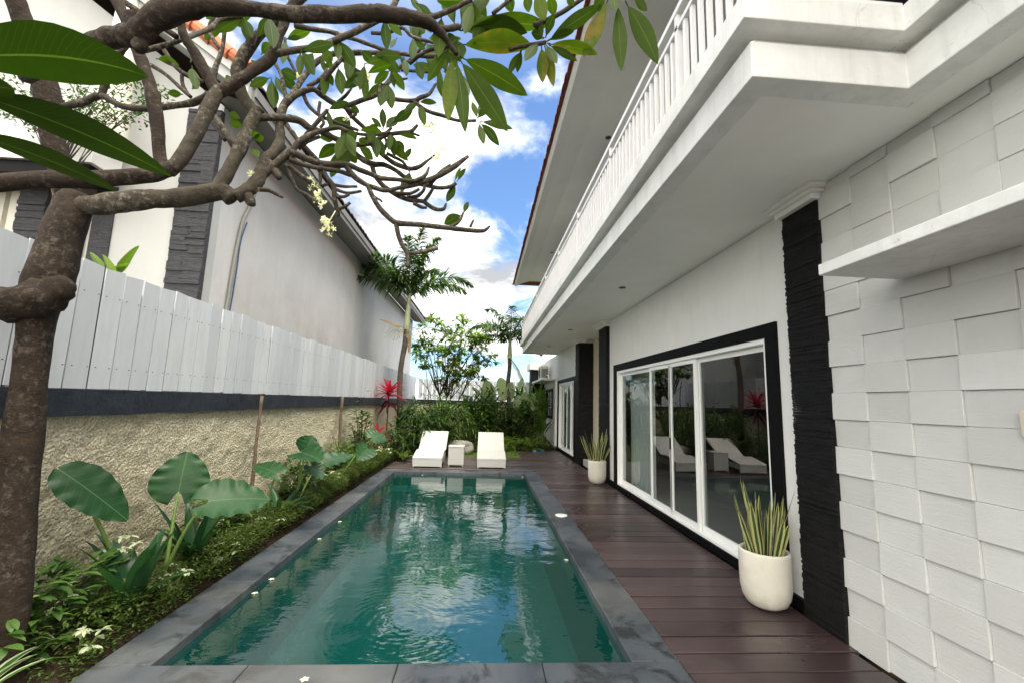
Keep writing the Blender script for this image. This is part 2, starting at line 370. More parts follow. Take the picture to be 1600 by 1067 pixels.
    leaf('crownshaft', (.30, .34, .20), (.40, .42, .28), (.38, .40, .26), 0, trans=.0)
    leaf('dry_flower', (.36, .35, .20), (.48, .46, .30), (.40, .38, .22), 0, trans=.2)

    t = NT('wicker')
    wv = t.math('MULTIPLY', t.math('ABSOLUTE', t.math('SINE', t.math('MULTIPLY', 0.0, 1))), 1)
    sx = t.N.new('ShaderNodeSeparateXYZ'); t.L.new(t.tc.outputs['Object'], sx.inputs[0])
    s1 = t.math('SINE', t.math('MULTIPLY', sx.outputs[0], 260)); s2 = t.math('SINE', t.math('MULTIPLY', t.math('ADD', sx.outputs[1], sx.outputs[2]), 260))
    h = t.math('MULTIPLY', s1, s2)
    t.col(t.mix(t.ramp(h, (.0, 0), (.6, 1)), (.44, .44, .42), (.66, .66, .635))).rough(.5, .35).bump(h, .5, .003); M['wicker'] = t.m
    t = NT('pot_stone')
    a = t.noise(3.5, 6, .65, .4); f = t.noise(120, 3, .6)
    zc = t.N.new('ShaderNodeSeparateXYZ'); t.L.new(t.tc.outputs['Object'], zc.inputs[0])
    c = t.mix(t.ramp(a, (.35, 0), (.7, 1)), (.53, .50, .425), (.64, .615, .55))
    dirt = t.math('MULTIPLY', t.ramp(zc.outputs[2], (.02, 1), (.16, 0)), t.ramp(t.noise(6, 5, .7), (.40, 0), (.65, .7)))
    t.col(t.mix(dirt, c, (.33, .29, .22))).rough(.7, .3).bump(t.mix(.5, f, a), .15, .006); M['pot_stone'] = t.m
    t = NT('blue_rubber'); t.col(t.mix(t.noise(20, 3), (.012, .05, .12), (.03, .10, .22))).rough(.5); M['blue_rubber'] = t.m
    t = NT('ac_casing'); t.col(t.mix(t.noise(6, 5, .7), (.50, .49, .45), (.66, .65, .61))).rough(.5); M['ac_casing'] = t.m
    t = NT('dark_plastic'); t.col(t.mix(t.noise(10, 4), (.004, .004, .004), (.012, .012, .012))).rough(.5); M['dark_plastic'] = t.m
    t = NT('louvre'); t.col(t.mix(t.noise(5, 4), (.60, .58, .50), (.70, .68, .60))).rough(.6); M['louvre'] = t.m
    t = NT('lamp_glass'); t.col(t.mix(t.noise(5, 4), (.50, .46, .36), (.60, .56, .46))).rough(.3); M['lamp_glass'] = t.m
mk()

# ------------------------------------------------------------------ mesh helper
class MB:
    def __init__(s): s.v = []; s.f = []; s.r = []; s.uv = []; s.mi = []; s.mat = 0
    def add(s, vs, fs, r=None, uvs=None):
        o = len(s.v); s.v += [tuple(p) for p in vs]
        r = rng.random() if r is None else r
        for k, f in enumerate(fs):
            s.f.append(tuple(o+i for i in f)); s.r.append(r); s.mi.append(s.mat)
            if uvs: s.uv += [uvs[i] for i in f]
            else: s.uv += [(.5, .5)]*len(f)
    def box(s, x0, x1, y0, y1, z0, z1, r=None):
        if x0 > x1: x0, x1 = x1, x0
        if y0 > y1: y0, y1 = y1, y0
        v = [(x0, y0, z0), (x1, y0, z0), (x1, y1, z0), (x0, y1, z0), (x0, y0, z1), (x1, y0, z1), (x1, y1, z1), (x0, y1, z1)]
        s.add(v, [(0, 3, 2, 1), (4, 5, 6, 7), (0, 1, 5, 4), (1, 2, 6, 5), (2, 3, 7, 6), (3, 0, 4, 7)], r)
    def hexa(s, v, r=None):
        s.add(v, [(0, 3, 2, 1), (4, 5, 6, 7), (0, 1, 5, 4), (1, 2, 6, 5), (2, 3, 7, 6), (3, 0, 4, 7)], r)
    def tube(s, pts, rad, n=8, cap=True, rough=0.0, r=None, smooth=True):
        pts = [Vector(p) for p in pts]; rad = list(rad) if hasattr(rad, '__len__') else [rad]*len(pts)
        if smooth and len(pts) > 2:
            P, Q = [], []
            for i in range(len(pts)-1):
                a, b, c, d = pts[max(i-1, 0)], pts[i], pts[i+1], pts[min(i+2, len(pts)-1)]
                st = 4
                for k in range(st):
                    t = k/st
                    P.append(.5*((2*b)+(c-a)*t+(2*a-5*b+4*c-d)*t*t+(3*b-a-3*c+d)*t**3)); Q.append(rad[i]*(1-t)+rad[i+1]*t)
            P.append(pts[-1]); Q.append(rad[-1]); pts, rad = P, Q
        vs, fs = [], []; up = Vector((0, 0, 1)); prev = None
        for i, p in enumerate(pts):
            d = (pts[min(i+1, len(pts)-1)]-pts[max(i-1, 0)]).normalized()
            if prev is None:
                a = d.cross(up if abs(d.z) < .9 else Vector((1, 0, 0))).normalized()
            else:
                a = (prev-d*prev.dot(d)).normalized()
            prev = a; b = d.cross(a)
            for k in range(n):
                th = 2*math.pi*k/n; rr = rad[i]
                q = a*math.cos(th)+b*math.sin(th)
                if rough: rr *= 1+rough*noise.noise((p+q*rad[i])*(.22/max(rad[i], .004)))+rough*.6*noise.noise(p*14+q*1.5)
                vs.append(p+q*rr)
        for i in range(len(pts)-1):
            for k in range(n):
                k2 = (k+1) % n; fs.append((i*n+k, i*n+k2, (i+1)*n+k2, (i+1)*n+k))
        if cap:
            fs.append(tuple(range(n-1, -1, -1))); fs.append(tuple((len(pts)-1)*n+k for k in range(n)))
        s.add(vs, fs, r)
    def lathe(s, prof, c, n=32, r=None):
        vs, fs = [], []
        for rr, z in prof:
            for k in range(n):
                th = 2*math.pi*k/n; vs.append((c[0]+rr*math.cos(th), c[1]+rr*math.sin(th), c[2]+z))
        for i in range(len(prof)-1):
            for k in range(n):
                k2 = (k+1) % n; fs.append((i*n+k, i*n+k2, (i+1)*n+k2, (i+1)*n+k))
        fs.append(tuple(range(n-1, -1, -1))); fs.append(tuple((len(prof)-1)*n+k for k in range(n)))
        s.add(vs, fs, r)
    def path_blade(s, path, width, side, prof='ellipse', fold=.18, r=None, wave=0.0):
        """leaf along a list of points; side = across direction (Vector or list)"""
        n = len(path)-1; vs, uvs, fs = [], [], []
        ph = rng.random()*6
        for i, p in enumerate(path):
            t = i/n
            if prof == 'ellipse': wd = math.sin(math.pi*min(1, t*.96+.02))**.8*(1.08-.25*abs(t-.55))
            elif prof == 'obovate': wd = math.sin(math.pi*(t*.97+.015)**1.35)**.85
            elif prof == 'strap': wd = min(1, t*7+.35)*min(1, (1-t)*2.2+.02)**.75
            elif prof == 'lance': wd = min(1, t*5+.12)*(1-t)**.62*1.1
            elif prof == 'sword': wd = min(1, .62+t*1.2)*min(1, (1.0-t)*3.2+.03)**.7
            elif prof == 'paddle': wd = math.sin(math.pi*min(1, max(0, (t-.02))*.97+.02)**.8)**.62
            else: wd = math.sin(math.pi*t)
            if i == n: wd = .02
            sd = side[i] if isinstance(side, list) else side
            tg = (path[min(i+1, n)]-path[max(i-1, 0)]).normalized()
            sd = (sd-tg*sd.dot(tg))
            sd = sd.normalized() if sd.length > 1e-6 else Vector((1, 0, 0))
            nm = sd.cross(tg)
            h = wd*width*.5; wv = wave*width*math.sin(t*11+ph)
            vs += [p-sd*h+nm*(h*fold+wv), p, p+sd*h+nm*(h*fold-wv)]
            uvs += [(-1, t), (0, t), (1, t)]
        for i in range(n):
            a = i*3; fs += [(a, a+1, a+4, a+3), (a+1, a+2, a+5, a+4)]
        s.add(vs, fs, r, uvs)
    def blade(s, base, d, length, width, droop=.5, prof='ellipse', fold=.18, seg=6, roll=0.0, r=None, wave=0.0):
        d = Vector(d).normalized(); p = Vector(base); path = [p.copy()]
        sd = d.cross(Vector((0, 0, 1)))
        if sd.length < .05: sd = Vector((math.cos(roll*7), math.sin(roll*7), 0))
        sd.normalize(); sd = Matrix.Rotation(roll, 3, d) @ sd
        for i in range(seg):
            d = (d+Vector((0, 0, -droop/seg))).normalized(); p = p+d*(length/seg); path.append(p.copy())
        s.path_blade(path, width, sd, prof, fold, r, wave); return path
    def between(s, a, b, width, sag=.1, tilt=0.0, prof='ellipse', fold=.2, seg=8, r=None, wave=0.0):
        a, b = Vector(a), Vector(b); L_ = (b-a).length; path = []
        for i in range(seg+1):
            t = i/seg; path.append(a.lerp(b, t)+Vector((0, 0, 1))*(4*t*(1-t)*sag*L_))
        view = ((a+b)*.5-CAM).normalized(); d = (b-a).normalized()
        sd = d.cross(view).normalized(); sd = Matrix.Rotation(tilt, 3, d) @ sd
        s.path_blade(path, width, sd, prof, fold, r, wave)
    def build(s, name, mat, parent=None, smooth=False):
        loc = Vector((0, 0, 0))
        if parent is not None: loc = Vector(parent.get('_wl', (0, 0, 0)))
        me = bpy.data.meshes.new(name)
        me.from_pydata([(v[0]-loc[0], v[1]-loc[1], v[2]-loc[2]) for v in s.v], [], s.f)
        mats = mat if isinstance(mat, (list, tuple)) else [mat]
        for m_ in mats: me.materials.append(M[m_])
        if len(mats) > 1: me.polygons.foreach_set('material_index', s.mi)
        at_ = me.attributes.new('rnd', 'FLOAT', 'FACE'); at_.data.foreach_set('value', s.r)
        uvl = me.uv_layers.new(name='UVMap')
        uvl.data.foreach_set('uv', [c for q in s.uv for c in q])
        if smooth: me.polygons.foreach_set('use_smooth', [True]*len(me.polygons))
        me.update()
        o = bpy.data.objects.new(name, me); col.objects.link(o)
        if parent is not None:
            o.parent = parent; o['_wl'] = list(loc)
        return o
def bevel(o, w=.005, seg=2):
    b = o.modifiers.new('bevel', 'BEVEL'); b.width = w; b.segments = seg; b.limit_method = 'ANGLE'; b.angle_limit = R(40); return o
def thing(name, label, cat, loc=(0, 0, 0), group=None):
    o = bpy.data.objects.new(name, None); col.objects.link(o); o.location = loc; o['_wl'] = list(loc)
    o.empty_display_size = .1
    o['label'] = label; o['category'] = cat
    if group: o['group'] = group
    return o
def tag(o, label, cat, group=None):
    o['label'] = label; o['category'] = cat
    if group: o['group'] = group
    return o
def struct(mb, name, mat, smooth=False, kind='structure'):
    o = mb.build(name, mat, None, smooth); o['kind'] = kind; return o
def centre(o, loc):                 # move a one-mesh thing's origin
    loc = Vector(loc); o.data.transform(Matrix.Translation(-loc)); o.location = loc; return o
def dup(root, loc, rz=0.0, label=None, group=None, scale=1.0):
    r = root.copy(); col.objects.link(r); r.location = loc; r.rotation_euler = (0, 0, rz); r.scale = (scale,)*3
    if label: r['label'] = label
    if group: r['group'] = group
    for ch in list(root.children):
        c = ch.copy(); col.objects.link(c); c.parent = r
        for g in list(ch.children):
            d = g.copy(); col.objects.link(d); d.parent = c
    return r
def rv(a, b): return rng.uniform(a, b)

# ================================================================== ground, pool, deck
PX0, PX1, PY0, PY1 = -1.90, 1.0, 2.92, 10.05      # pool inner edge
CX0, CX1, CY0, CY1 = -2.22, 1.31, 2.20, 10.42     # coping outer edge
XW = 2.67                                         # villa wall face
g = MB()
for (a, b, c, d) in ((-400, 400, -400, CY0+.05), (-400, 400, CY1-.05, 600), (-400, CX0+.05, CY0+.05, CY1-.05), (CX1-.05, 400, CY0+.05, CY1-.05)):
    g.add([(a, c, -.12), (b, c, -.12), (b, d, -.12), (a, d, -.12)], [(0, 1, 2, 3)])
struct(g, 'ground', 'soil')
g = MB()
for (a, b, c, d) in ((-2.2, 2.6, -2.2, CY0-.03), (CX1+.02, 2.6, CY0-.03, CY1+.03), (-2.2, 2.6, CY1+.03, 12.7), (1.16, 2.6, 12.7, 14.7)):
    g.add([(a, c, -.052), (b, c, -.052), (b, d, -.052), (a, d, -.052)], [(0, 1, 2, 3)])
struct(g, 'deck_gap_shade', 'dark_plastic')  # dark sheet added below the boards to deepen the shade in their gaps
c = MB()
def slab(x0, x1, y0, y1, z0=-.10, z1=0.0, n=1, axis=1):
    for k in range(n):
        j = rv(-.001, .001)
        if axis == 1:
            a, b = y0+(y1-y0)*k/n, y0+(y1-y0)*(k+1)/n; c.box(x0, x1, a+.0015, b-.0015, z0, z1+j)
        else:
            a, b = x0+(x1-x0)*k/n, x0+(x1-x0)*(k+1)/n; c.box(a+.0015, b-.0015, y0, y1, z0, z1+j)
slab(CX0, PX0, PY0, PY1, n=6); slab(PX1, CX1, PY0, PY1, n=6)
slab(CX0, CX1, CY0, PY0, n=4, axis=0); slab(CX0, CX1, PY1, CY1, n=4, axis=0)
bevel(struct(c, 'pool_coping', 'slate_coping'), .008, 2)
p = MB(); D = -.85
def inq(*v): p.add(v, [(0, 1, 2, 3)])
e = .012
X0, X1, Y0, Y1 = PX0-e, PX1+e, PY0-e, PY1+e
inq((X0, Y0, D), (X1, Y0, D), (X1, Y1, D), (X0, Y1, D))
inq((X0, Y0, -.09), (X0, Y0, D), (X0, Y1, D), (X0, Y1, -.09)); inq((X1, Y0, -.09), (X1, Y1, -.09), (X1, Y1, D), (X1, Y0, D))
inq((X0, Y1, -.09), (X0, Y1, D), (X1, Y1, D), (X1, Y1, -.09)); inq((X0, Y0, -.09), (X1, Y0, -.09), (X1, Y0, D), (X0, Y0, D))
p.box(X0+.002, X1-.002, Y1-.65, Y1-.003, D+.002, -.30)          # seat ledge at the far end
struct(p, 'pool_basin', 'pool_tile')
wm = MB(); zz = -.062
wm.add([(X0+.004, Y0+.004, zz), (X1-.004, Y0+.004, zz), (X1-.004, Y1-.004, zz), (X0+.004, Y1-.004, zz)], [(0, 1, 2, 3)])
struct(wm, 'water', 'pool_water')

d = MB(); y = -2.0; pitch = .2095
while y < 14.72:
    y1 = y+pitch-.017; top = -.006+rv(-.003, .003)
    def brd(x0, x1):
        if x1 > x0: d.box(x0, x1, y, y1, -.05, top)
    if y1 < CY0-.01: brd(-2.2, 2.55)
    elif y > CY1: brd(-2.22 if y < 12.70 else 1.15, 2.612)
    elif y < CY0: pass
    else:
        brd(CX1+.006, 2.562 if y1 < 3.15 else 2.612)
    y += pitch
bevel(struct(d, 'deck', 'deck_wood'), .004, 1)

# planting bed, lawn
s = MB(); nx, ny = 12, 170
vs, fs = [], []
for i in range(nx+1):
    for j in range(ny+1):
        x = -3.0+.78*i/nx; y = 1.0+18.6*j/ny
        z = -.02+.16*(1-i/nx)+.035*noise.noise(Vector((x*3, y*3, 1)))+.02*noise.noise(Vector((x*9, y*9, 4)))
        if i == nx: z = -.06
        vs.append((x, y, z))
for i in range(nx):
    for j in range(ny):
        a = i*(ny+1)+j; fs.append((a, a+ny+1, a+ny+2, a+1))
s.add(vs, fs); struct(s, 'planting_bed', 'soil', True)
s = MB(); vs, fs = [], []; nx, ny = 50, 36
for i in range(nx+1):
    for j in range(ny+1):
        x = -2.2+4.8*i/nx; y = 12.76+6.8*j/ny
        z = -.02+.03*noise.noise(Vector((x*2, y*2, 9)))+max(0, (y-15))*.08
        if y < 14.75 and x > 1.1: z = -.08
        vs.append((x, y, z))
for i in range(nx):
    for j in range(ny):
        a = i*(ny+1)+j; fs.append((a, a+ny+1, a+ny+2, a+1))
s.add(vs, fs); struct(s, 'garden_soil', 'soil', True)
s = MB()
s.add([(-1.7, 12.745, .004), (1.14, 12.745, .004), (1.14, 14.76, .012), (2.1, 14.76, .012), (2.1, 15.6, .03), (-1.7, 15.6, .05)], [(0, 1, 2, 3, 4, 5)])
struct(s, 'lawn', 'lawn_green')
s = MB()
for k in range(5200):
    x, y = rv(-1.7, 2.1), rv(12.76, 15.6)
    if x > 1.12 and y < 14.8: continue
    s.blade((x, y, .01), (rv(-.6, .6), rv(-.6, .6), 1), rv(.04, .09), .012, .8, 'lance', .1, 2)
struct(s, 'grass', 'grass_blade', kind='stuff')

# ================================================================== villa
V = thing('villa', 'two storey white villa with balcony, black stone pillars and sliding glass doors beside the pool', 'house', (XW, 9, 0))
def stone(mb, x0, x1, y0, y1, z0, z1, face='x-', amp=.012, row=.017):
    """stacked rough stone: thin courses with uneven fronts"""
    z = z0
    while z < z1-.001:
        h = min(row*rv(.7, 1.4), z1-z); nseg = max(1, int((y1-y0 if face == 'x-' else x1-x0)/.22)); t = 0
        cuts = sorted([0, 1]+[min(.97, max(.03, (k+rv(-.3, .3))/nseg)) for k in range(1, nseg)])
        for a, b in zip(cuts[:-1], cuts[1:]):
            o = rv(0, amp); q = rv(-.003, .004)
            if face == 'x-': mb.box(x0-o, x1, y0+(y1-y0)*a-(q if a == 0 else 0), y0+(y1-y0)*b+(q if b == 1 else 0), z, z+h-.001)
            else: mb.box(x0+(x1-x0)*a-(q if a == 0 else 0), x0+(x1-x0)*b+(q if b == 1 else 0), y0-o, y1, z, z+h-.001)
        z += h
wl = MB(); T = .16
def wbox(y0, y1, z0, z1, x=XW): wl.box(x, x+T, y0, y1, z0, z1)
wbox(3.50, 3.90, 0, 3.37); wbox(8.54, 9.70, 0, 3.37); wbox(3.90, 8.54, 2.27, 3.37); wbox(3.90, 8.54, 0, .06); wl.box(XW+T, 3.0, 9.54, 9.70, 0, 3.37)
wl.build('wall', 'white_wall', V); wl = MB(); wbox(11.78, 12.62, 0, 3.37); wbox(12.62, 15.22, 2.28, 3.37); wbox(12.62, 15.22, 0, .08); wbox(15.22, 16.55, 0, 3.37)
wbox(16.55, 18.35, 2.15, 3.37); wbox(16.55, 18.35, 0, 1.0); wbox(18.35, 20.4, 0, 3.37)
wl.box(XW+T, 3.0, 11.78, 11.94, 0, 3.37)
wl.build('wall', 'white_wall', V)
b = MB(); b.box(3.0, 3.12, 9.6, 11.9, 0, 3.37); b.build('recess_wall', 'beige_wall', V)
b = MB(); b.box(2.985, 2.998, 11.05, 11.17, 1.22, 1.32); sp_ = b.build('light_switch', 'plastic_white', V)
b = MB(); b.box(2.70, 2.99, 10.1, 11.6, -.005, .16); bevel(b.build('door_step', 'concrete_step', V), .01)
b = MB(); b.box(2.632, XW-.001, 3.52, 9.05, -.005, .085); b.build('skirting', 'trim_black', V); b = MB(); b.box(2.632, XW-.001, 12.2, 16.0, -.005, .085); b.build('skirting', 'trim_black', V)
# pillars of stacked black stone
b = MB(); stone(b, 2.595, 2.80, 3.11, 3.50, -.005, 3.27); b.build('stone_pillar', 'black_stone', V)
b = MB(); stone(b, 2.60, 2.83, 9.06, 9.66, -.005, 3.27); b.build('stone_pillar', 'black_stone', V)
b = MB(); stone(b, 2.60, 2.99, 11.72, 11.779, -.005, 3.27, 'y-'); stone(b, 2.60, 2.66, 11.79, 12.18, -.005, 3.27); b.build('stone_pillar', 'black_stone', V)
b = MB(); stone(b, 2.06, 2.66, 19.0, 19.6, -.02, 3.02, 'y-', .02, .06); b.build('stone_pillar', 'black_stone', V)
for (y0, y1) in ((3.08, 3.53), (9.02, 9.70), (11.68, 12.22)):
    b = MB(); b.box(2.54, 2.78, y0, y1, 3.27, 3.315); b.box(2.51, 2.78, y0-.03, y1+.03, 3.3155, 3.345); b.box(2.475, 2.78, y0-.065, y1+.065, 3.3455, 3.378)
    bevel(b.build('capital', 'soffit_white', V), .008)
b = MB(); b.box(2.0, 2.665, 18.92, 20.2, 3.03, 3.33); b.build('lower_beam', 'white_wall', V)
# relief tiles
b = MB(); cw, rh = .298, .1945
b.box(2.64, 2.82, -2.2, 3.105, -.02, 3.37, .5)
for ci in range(17):
    y1 = 3.108-ci*cw; y0 = y1-cw
    for ri in range(18):
        z0 = -.015+ri*rh; z1 = min(z0+rh, 3.372)
        if z0 > 3.36: continue
        up = (ci+ri) % 2 == 0
        if ri > 12 and rng.random() < .25: up = not up
        x = 2.611 if up else 2.6255
        j = [rv(-.0012, .0012) for _ in range(4)]
        tl = .0025 if up else -.001
        b.hexa([(x+j[0]-tl, y0+.0007, z0+.0007), (2.6395, y0+.0007, z0+.0007), (2.6395, y1-.0007, z0+.0007), (x+j[1]-tl, y1-.0007, z0+.0007),
                (x+j[2]+tl, y0+.0007, z1-.0007), (2.6395, y0+.0007, z1-.0007), (2.6395, y1-.0007, z1-.0007), (x+j[3]+tl, y1-.0007, z1-.0007)])
tw = bevel(b.build('tile_wall', 'relief_tile', V), .0018, 1)
# ledge over the tile wall and its lamp
b = MB(); b.box(2.055, 2.608, -1.2, 2.48, 2.43, 2.50); bevel(b.build('ledge', 'beam_white', V), .006)
b = MB(); b.box(2.585, 2.608, 1.70, 1.955, 1.50, 1.63); bevel(b.build('wall_lamp', 'lamp_glass', V), .008)
# balcony
b = MB(); b.box(1.50, 3.14, 2.14, 15.52, 3.378, 3.55); b.box(2.38, 3.14, -2.5, 2.14, 3.378, 3.55)
b.build('soffit', 'soffit_white', V)
b = MB()
def lshape(x, xin, y, z0, z1, yfar, wdt):
    # outer beam along Y, the step back along X, then along Y towards the camera
    o = [(x, yfar), (x, y), (xin, y), (xin, -2.5), (xin+wdt, -2.5), (xin+wdt, y+wdt), (x+wdt, y+wdt), (x+wdt, yfar)]
    n = len(o); b.add([(p_[0], p_[1], z0) for p_ in o]+[(p_[0], p_[1], z1) for p_ in o], [tuple(range(n-1, -1, -1)), tuple(range(n, 2*n))]+[(i, (i+1) % n, n+(i+1) % n, n+i) for i in range(n)])
lshape(1.36, 2.24, 1.99, 3.345, 3.555, 15.65, .145); b.box(1.505, 2.66, 15.50, 15.65, 3.345, 3.555)
bevel(b.build('balcony_beam', 'beam_white', V), .006)
b = MB(); lshape(1.395, 2.275, 2.025, 3.5555, 3.60, 15.60, .13); b.build('beam_cove', 'beam_white', V)
b = MB(); lshape(1.27, 2.15, 1.90, 3.6005, 3.75, 15.72, .26); b.box(1.53, 2.66, 15.46, 15.72, 3.6005, 3.75)
bevel(b.build('balcony_curb', 'beam_white', V), .006)
b = MB(); b.box(1.54, 2.82, 2.2, 15.4, 3.60, 3.66); b.box(2.42, 2.82, -2.5, 2.2, 3.60, 3.66); b.build('balcony_floor', 'concrete_step', V)
rail = MB(); RX = 1.335; ZB, ZL, ZT = 3.752, 4.33, 4.46
rail.box(RX-.022, RX+.022, 1.93, 15.68, ZL, ZL+.04); rail.box(RX-.03, RX+.03, 1.93, 15.68, ZT, ZT+.05)
rail.box(RX-.018, RX+.018, 1.93, 15.68, ZB+.001, ZB+.03)
rail.box(RX+.023, 2.21, 1.94, 1.98, ZL, ZL+.04); rail.box(RX+.031, 2.21, 1.93, 1.99, ZT, ZT+.05); rail.box(RX+.019, 2.21, 1.945, 1.975, ZB+.03, ZB+.07)
RO = bevel(rail.build('railing', 'rail_white', V), .005)
rest = MB(); k = 0; yb = 2.02
while yb < 15.6:
    if k % 16 == 7:
        q = MB(); q.box(RX-.022, RX+.022, yb-.022, yb+.022, ZB+.031, ZT-.001); q.build('post', 'rail_white', RO)
    else:
        q = MB() if k < 104 else rest
        q.box(RX-.013, RX+.013, yb-.017, yb+.017, ZB+.031, ZL-.001)
        if k < 104: q.build('baluster', 'rail_white', RO)
    yb += .1055; k += 1
ro = rest.build('balusters', 'rail_white', RO); ro['kind'] = 'stuff'
# upper storey, eave and roof
b = MB(); b.box(2.72, 2.9, -2.5, 16.0, 3.67, 6.2); b.build('upper_wall', 'soffit_white', V)
for (y0, y1) in ((1.2, 5.4), (6.4, 9.0), (10.2, 14.4)):
    b = MB(); b.box(2.69, 2.719, y0, y1, 3.72, 6.0); q = b.build('upper_window', 'trim_black', V)
b = MB()
prof = [(1.045, 6.10), (1.10, 6.06), (1.26, 6.15), (1.62, 6.24), (2.9, 6.25)]
prof2 = [(1.045, 6.16), (1.10, 6.17), (1.26, 6.25), (1.62, 6.32), (2.9, 6.33)]
n = len(prof)
vs = [(x, yy, z) for yy in (-3.0, 16.45) for (x, z) in prof+prof2[::-1]]
m2 = 2*n; fs = [tuple(range(m2)), tuple(range(2*m2-1, m2-1, -1))]+[(i, m2+i, m2+(i+1) % m2, (i+1) % m2) for i in range(m2)]
b.add(vs, fs); b.build('eave_soffit', 'soffit_white', V)
b = MB()
def roof_tiles(mb, x_e, z_e, dx, dz, y0, y1, rows, pitch=.215):
    yy = y0
    while yy < y1:
        for r_ in range(rows):
            j = rv(-.008, .008); seg = 6; L_ = 1.0/rows
            pts_a, pts_b = [], []
            for k in range(seg+1):
                th = math.pi*k/seg; oy = -math.cos(th)*pitch*.52; oz = math.sin(th)*.055
                pts_a.append((x_e+dx*r_*L_+j, yy+pitch/2+oy, z_e+dz*r_*L_+oz+.02)); pts_b.append((x_e+dx*(r_+1.1)*L_+j, yy+pitch/2+oy, z_e+dz*(r_+1.1)*L_+oz-.008))
            low_a = [(q[0], q[1], q[2]-.03) for q in pts_a]
            m_ = seg+1; vs = pts_a+pts_b+low_a
            fs = [(k, k+1, m_+k+1, m_+k) for k in range(seg)]+[(2*m_+k, 2*m_+k+1, k+1, k) for k in range(seg)]
            mb.add(vs, fs)
        yy += pitch
roof_tiles(b, .985, 6.12, 1.6, .95, -3.0, 16.5, 3)
b.add([(.99, -3, 6.12), (1.4, -3, 6.36), (1.4, 16.5, 6.36), (.99, 16.5, 6.12)], [(0, 1, 2, 3)])
b.add([(1.0, -3, 6.14), (5.5, -3, 8.85), (5.5, 16.4, 8.85), (1.0, 16.4, 6.14)], [(3, 2, 1, 0)])
b.add([(1.0, 16.45, 6.12), (5.5, 16.45, 6.12), (5.5, 12.4, 8.85)], [(0, 1, 2)])
b.build('roof', 'red_roof_tile', V)
def downlight(x, y, z):
    q = MB(); q.lathe([(.055, 0), (.055, -.008), (.042, -.010), (.040, .02)], (x, y, z-.0015), 20); o = q.build('downlight', 'fascia_grey', V, True)
    q = MB(); q.lathe([(.038, -.004), (.038, .0)], (x, y, z-.004), 16); q.build('lens', 'dark_plastic', o)
for (x, y) in ((2.06, 6.32), (2.06, 10.3), (2.02, 13.5)): downlight(x, y, 3.378)
for (x, y) in ((2.02, 6.92), (1.97, 12.9)): downlight(x, y, 6.246)
# sliding doors
def surround(y0, y1, zt, iy0, iy1, izt, zb=0.0):
    q = MB(); q.box(2.643, XW-.001, y0, iy0, zb, zt); q.box(2.643, XW-.001, iy1, y1, zb, zt); q.box(2.643, XW-.001, iy0, iy1, izt, zt)
    q.box(XW, XW+.03, iy0-.02, iy0, .06, izt); bevel(q.build('door_surround', 'trim_black', V), .003)
surround(3.74, 8.71, 2.40, 3.90, 8.54, 2.27, .086); surround(12.36, 15.42, 2.40, 12.62, 15.22, 2.28, .086)
def sash(parent, y0, y1, z0, z1, x, fw=.055):
    f = MB(); f.box(x, x+.035, y0, y0+fw, z0, z1); f.box(x, x+.035, y1-fw, y1, z0, z1); f.box(x, x+.035, y0+fw, y1-fw, z1-fw, z1); f.box(x, x+.035, y0+fw, y1-fw, z0, z0+fw*1.25)
    o = bevel(f.build('sash_frame', 'pvc_white', parent), .004)
    gq = MB(); gq.box(x+.014, x+.020, y0+fw-.004, y1-fw+.004, z0+fw, z1-fw+.004); gq.build('pane', 'window_glass', parent); return o
def sliding_door(y0, y1, z0, z1, cuts, handle_y):
    f = MB(); X = XW+.012
    f.box(X-.02, X+.13, y0, y0+.05, z0, z1); f.box(X-.02, X+.13, y1-.05, y1, z0, z1); f.box(X-.02, X+.13, y0+.05, y1-.05, z1-.05, z1); f.box(X-.03, X+.13, y0+.05, y1-.05, z0, z0+.05)
    o = bevel(f.build('sliding_door', 'pvc_white', V), .004)
    for i, (a, b_) in enumerate(cuts): sash(o, a, b_, z0+.051, z1-.051, X+.05 if i in (0, 3) else X+.008)
    h = MB(); h.box(X-.008, X+.007, handle_y-.012, handle_y+.012, 1.0, 1.16); h.build('handle', 'dark_plastic', o)
sliding_door(3.90, 8.54, .06, 2.27, [(3.95, 5.40), (5.36, 6.16), (6.12, 6.90), (6.86, 8.49)], 6.13)
sliding_door(12.62, 15.22, .08, 2.28, [(12.67, 13.32), (13.28, 13.95), (13.91, 14.56), (14.52, 15.17)], 13.93)
# small louvred window near the end
f = MB(); f.box(2.64, 2.72, 16.55, 16.67, 1.0, 2.15); f.box(2.64, 2.72, 18.23, 18.35, 1.0, 2.15); f.box(2.64, 2.72, 16.67, 18.23, 2.05, 2.15); f.box(2.64, 2.72, 16.67, 18.23, 1.0, 1.1)
o = f.build('window_frame', 'trim_black', V)
f = MB(); f.box(2.74, 2.75, 16.67, 18.23, 1.1, 2.05); f.build('pane', 'dark_glass', o)
f = MB()
for yy in (17.05, 17.45, 17.85): f.box(2.695, 2.72, yy-.03, yy+.03, 1.1, 2.05)
for zq in (1.42, 1.74): f.box(2.70, 2.715, 16.67, 18.23, zq-.02, zq+.02)
f.build('glazing_bars', 'pvc_white', o)
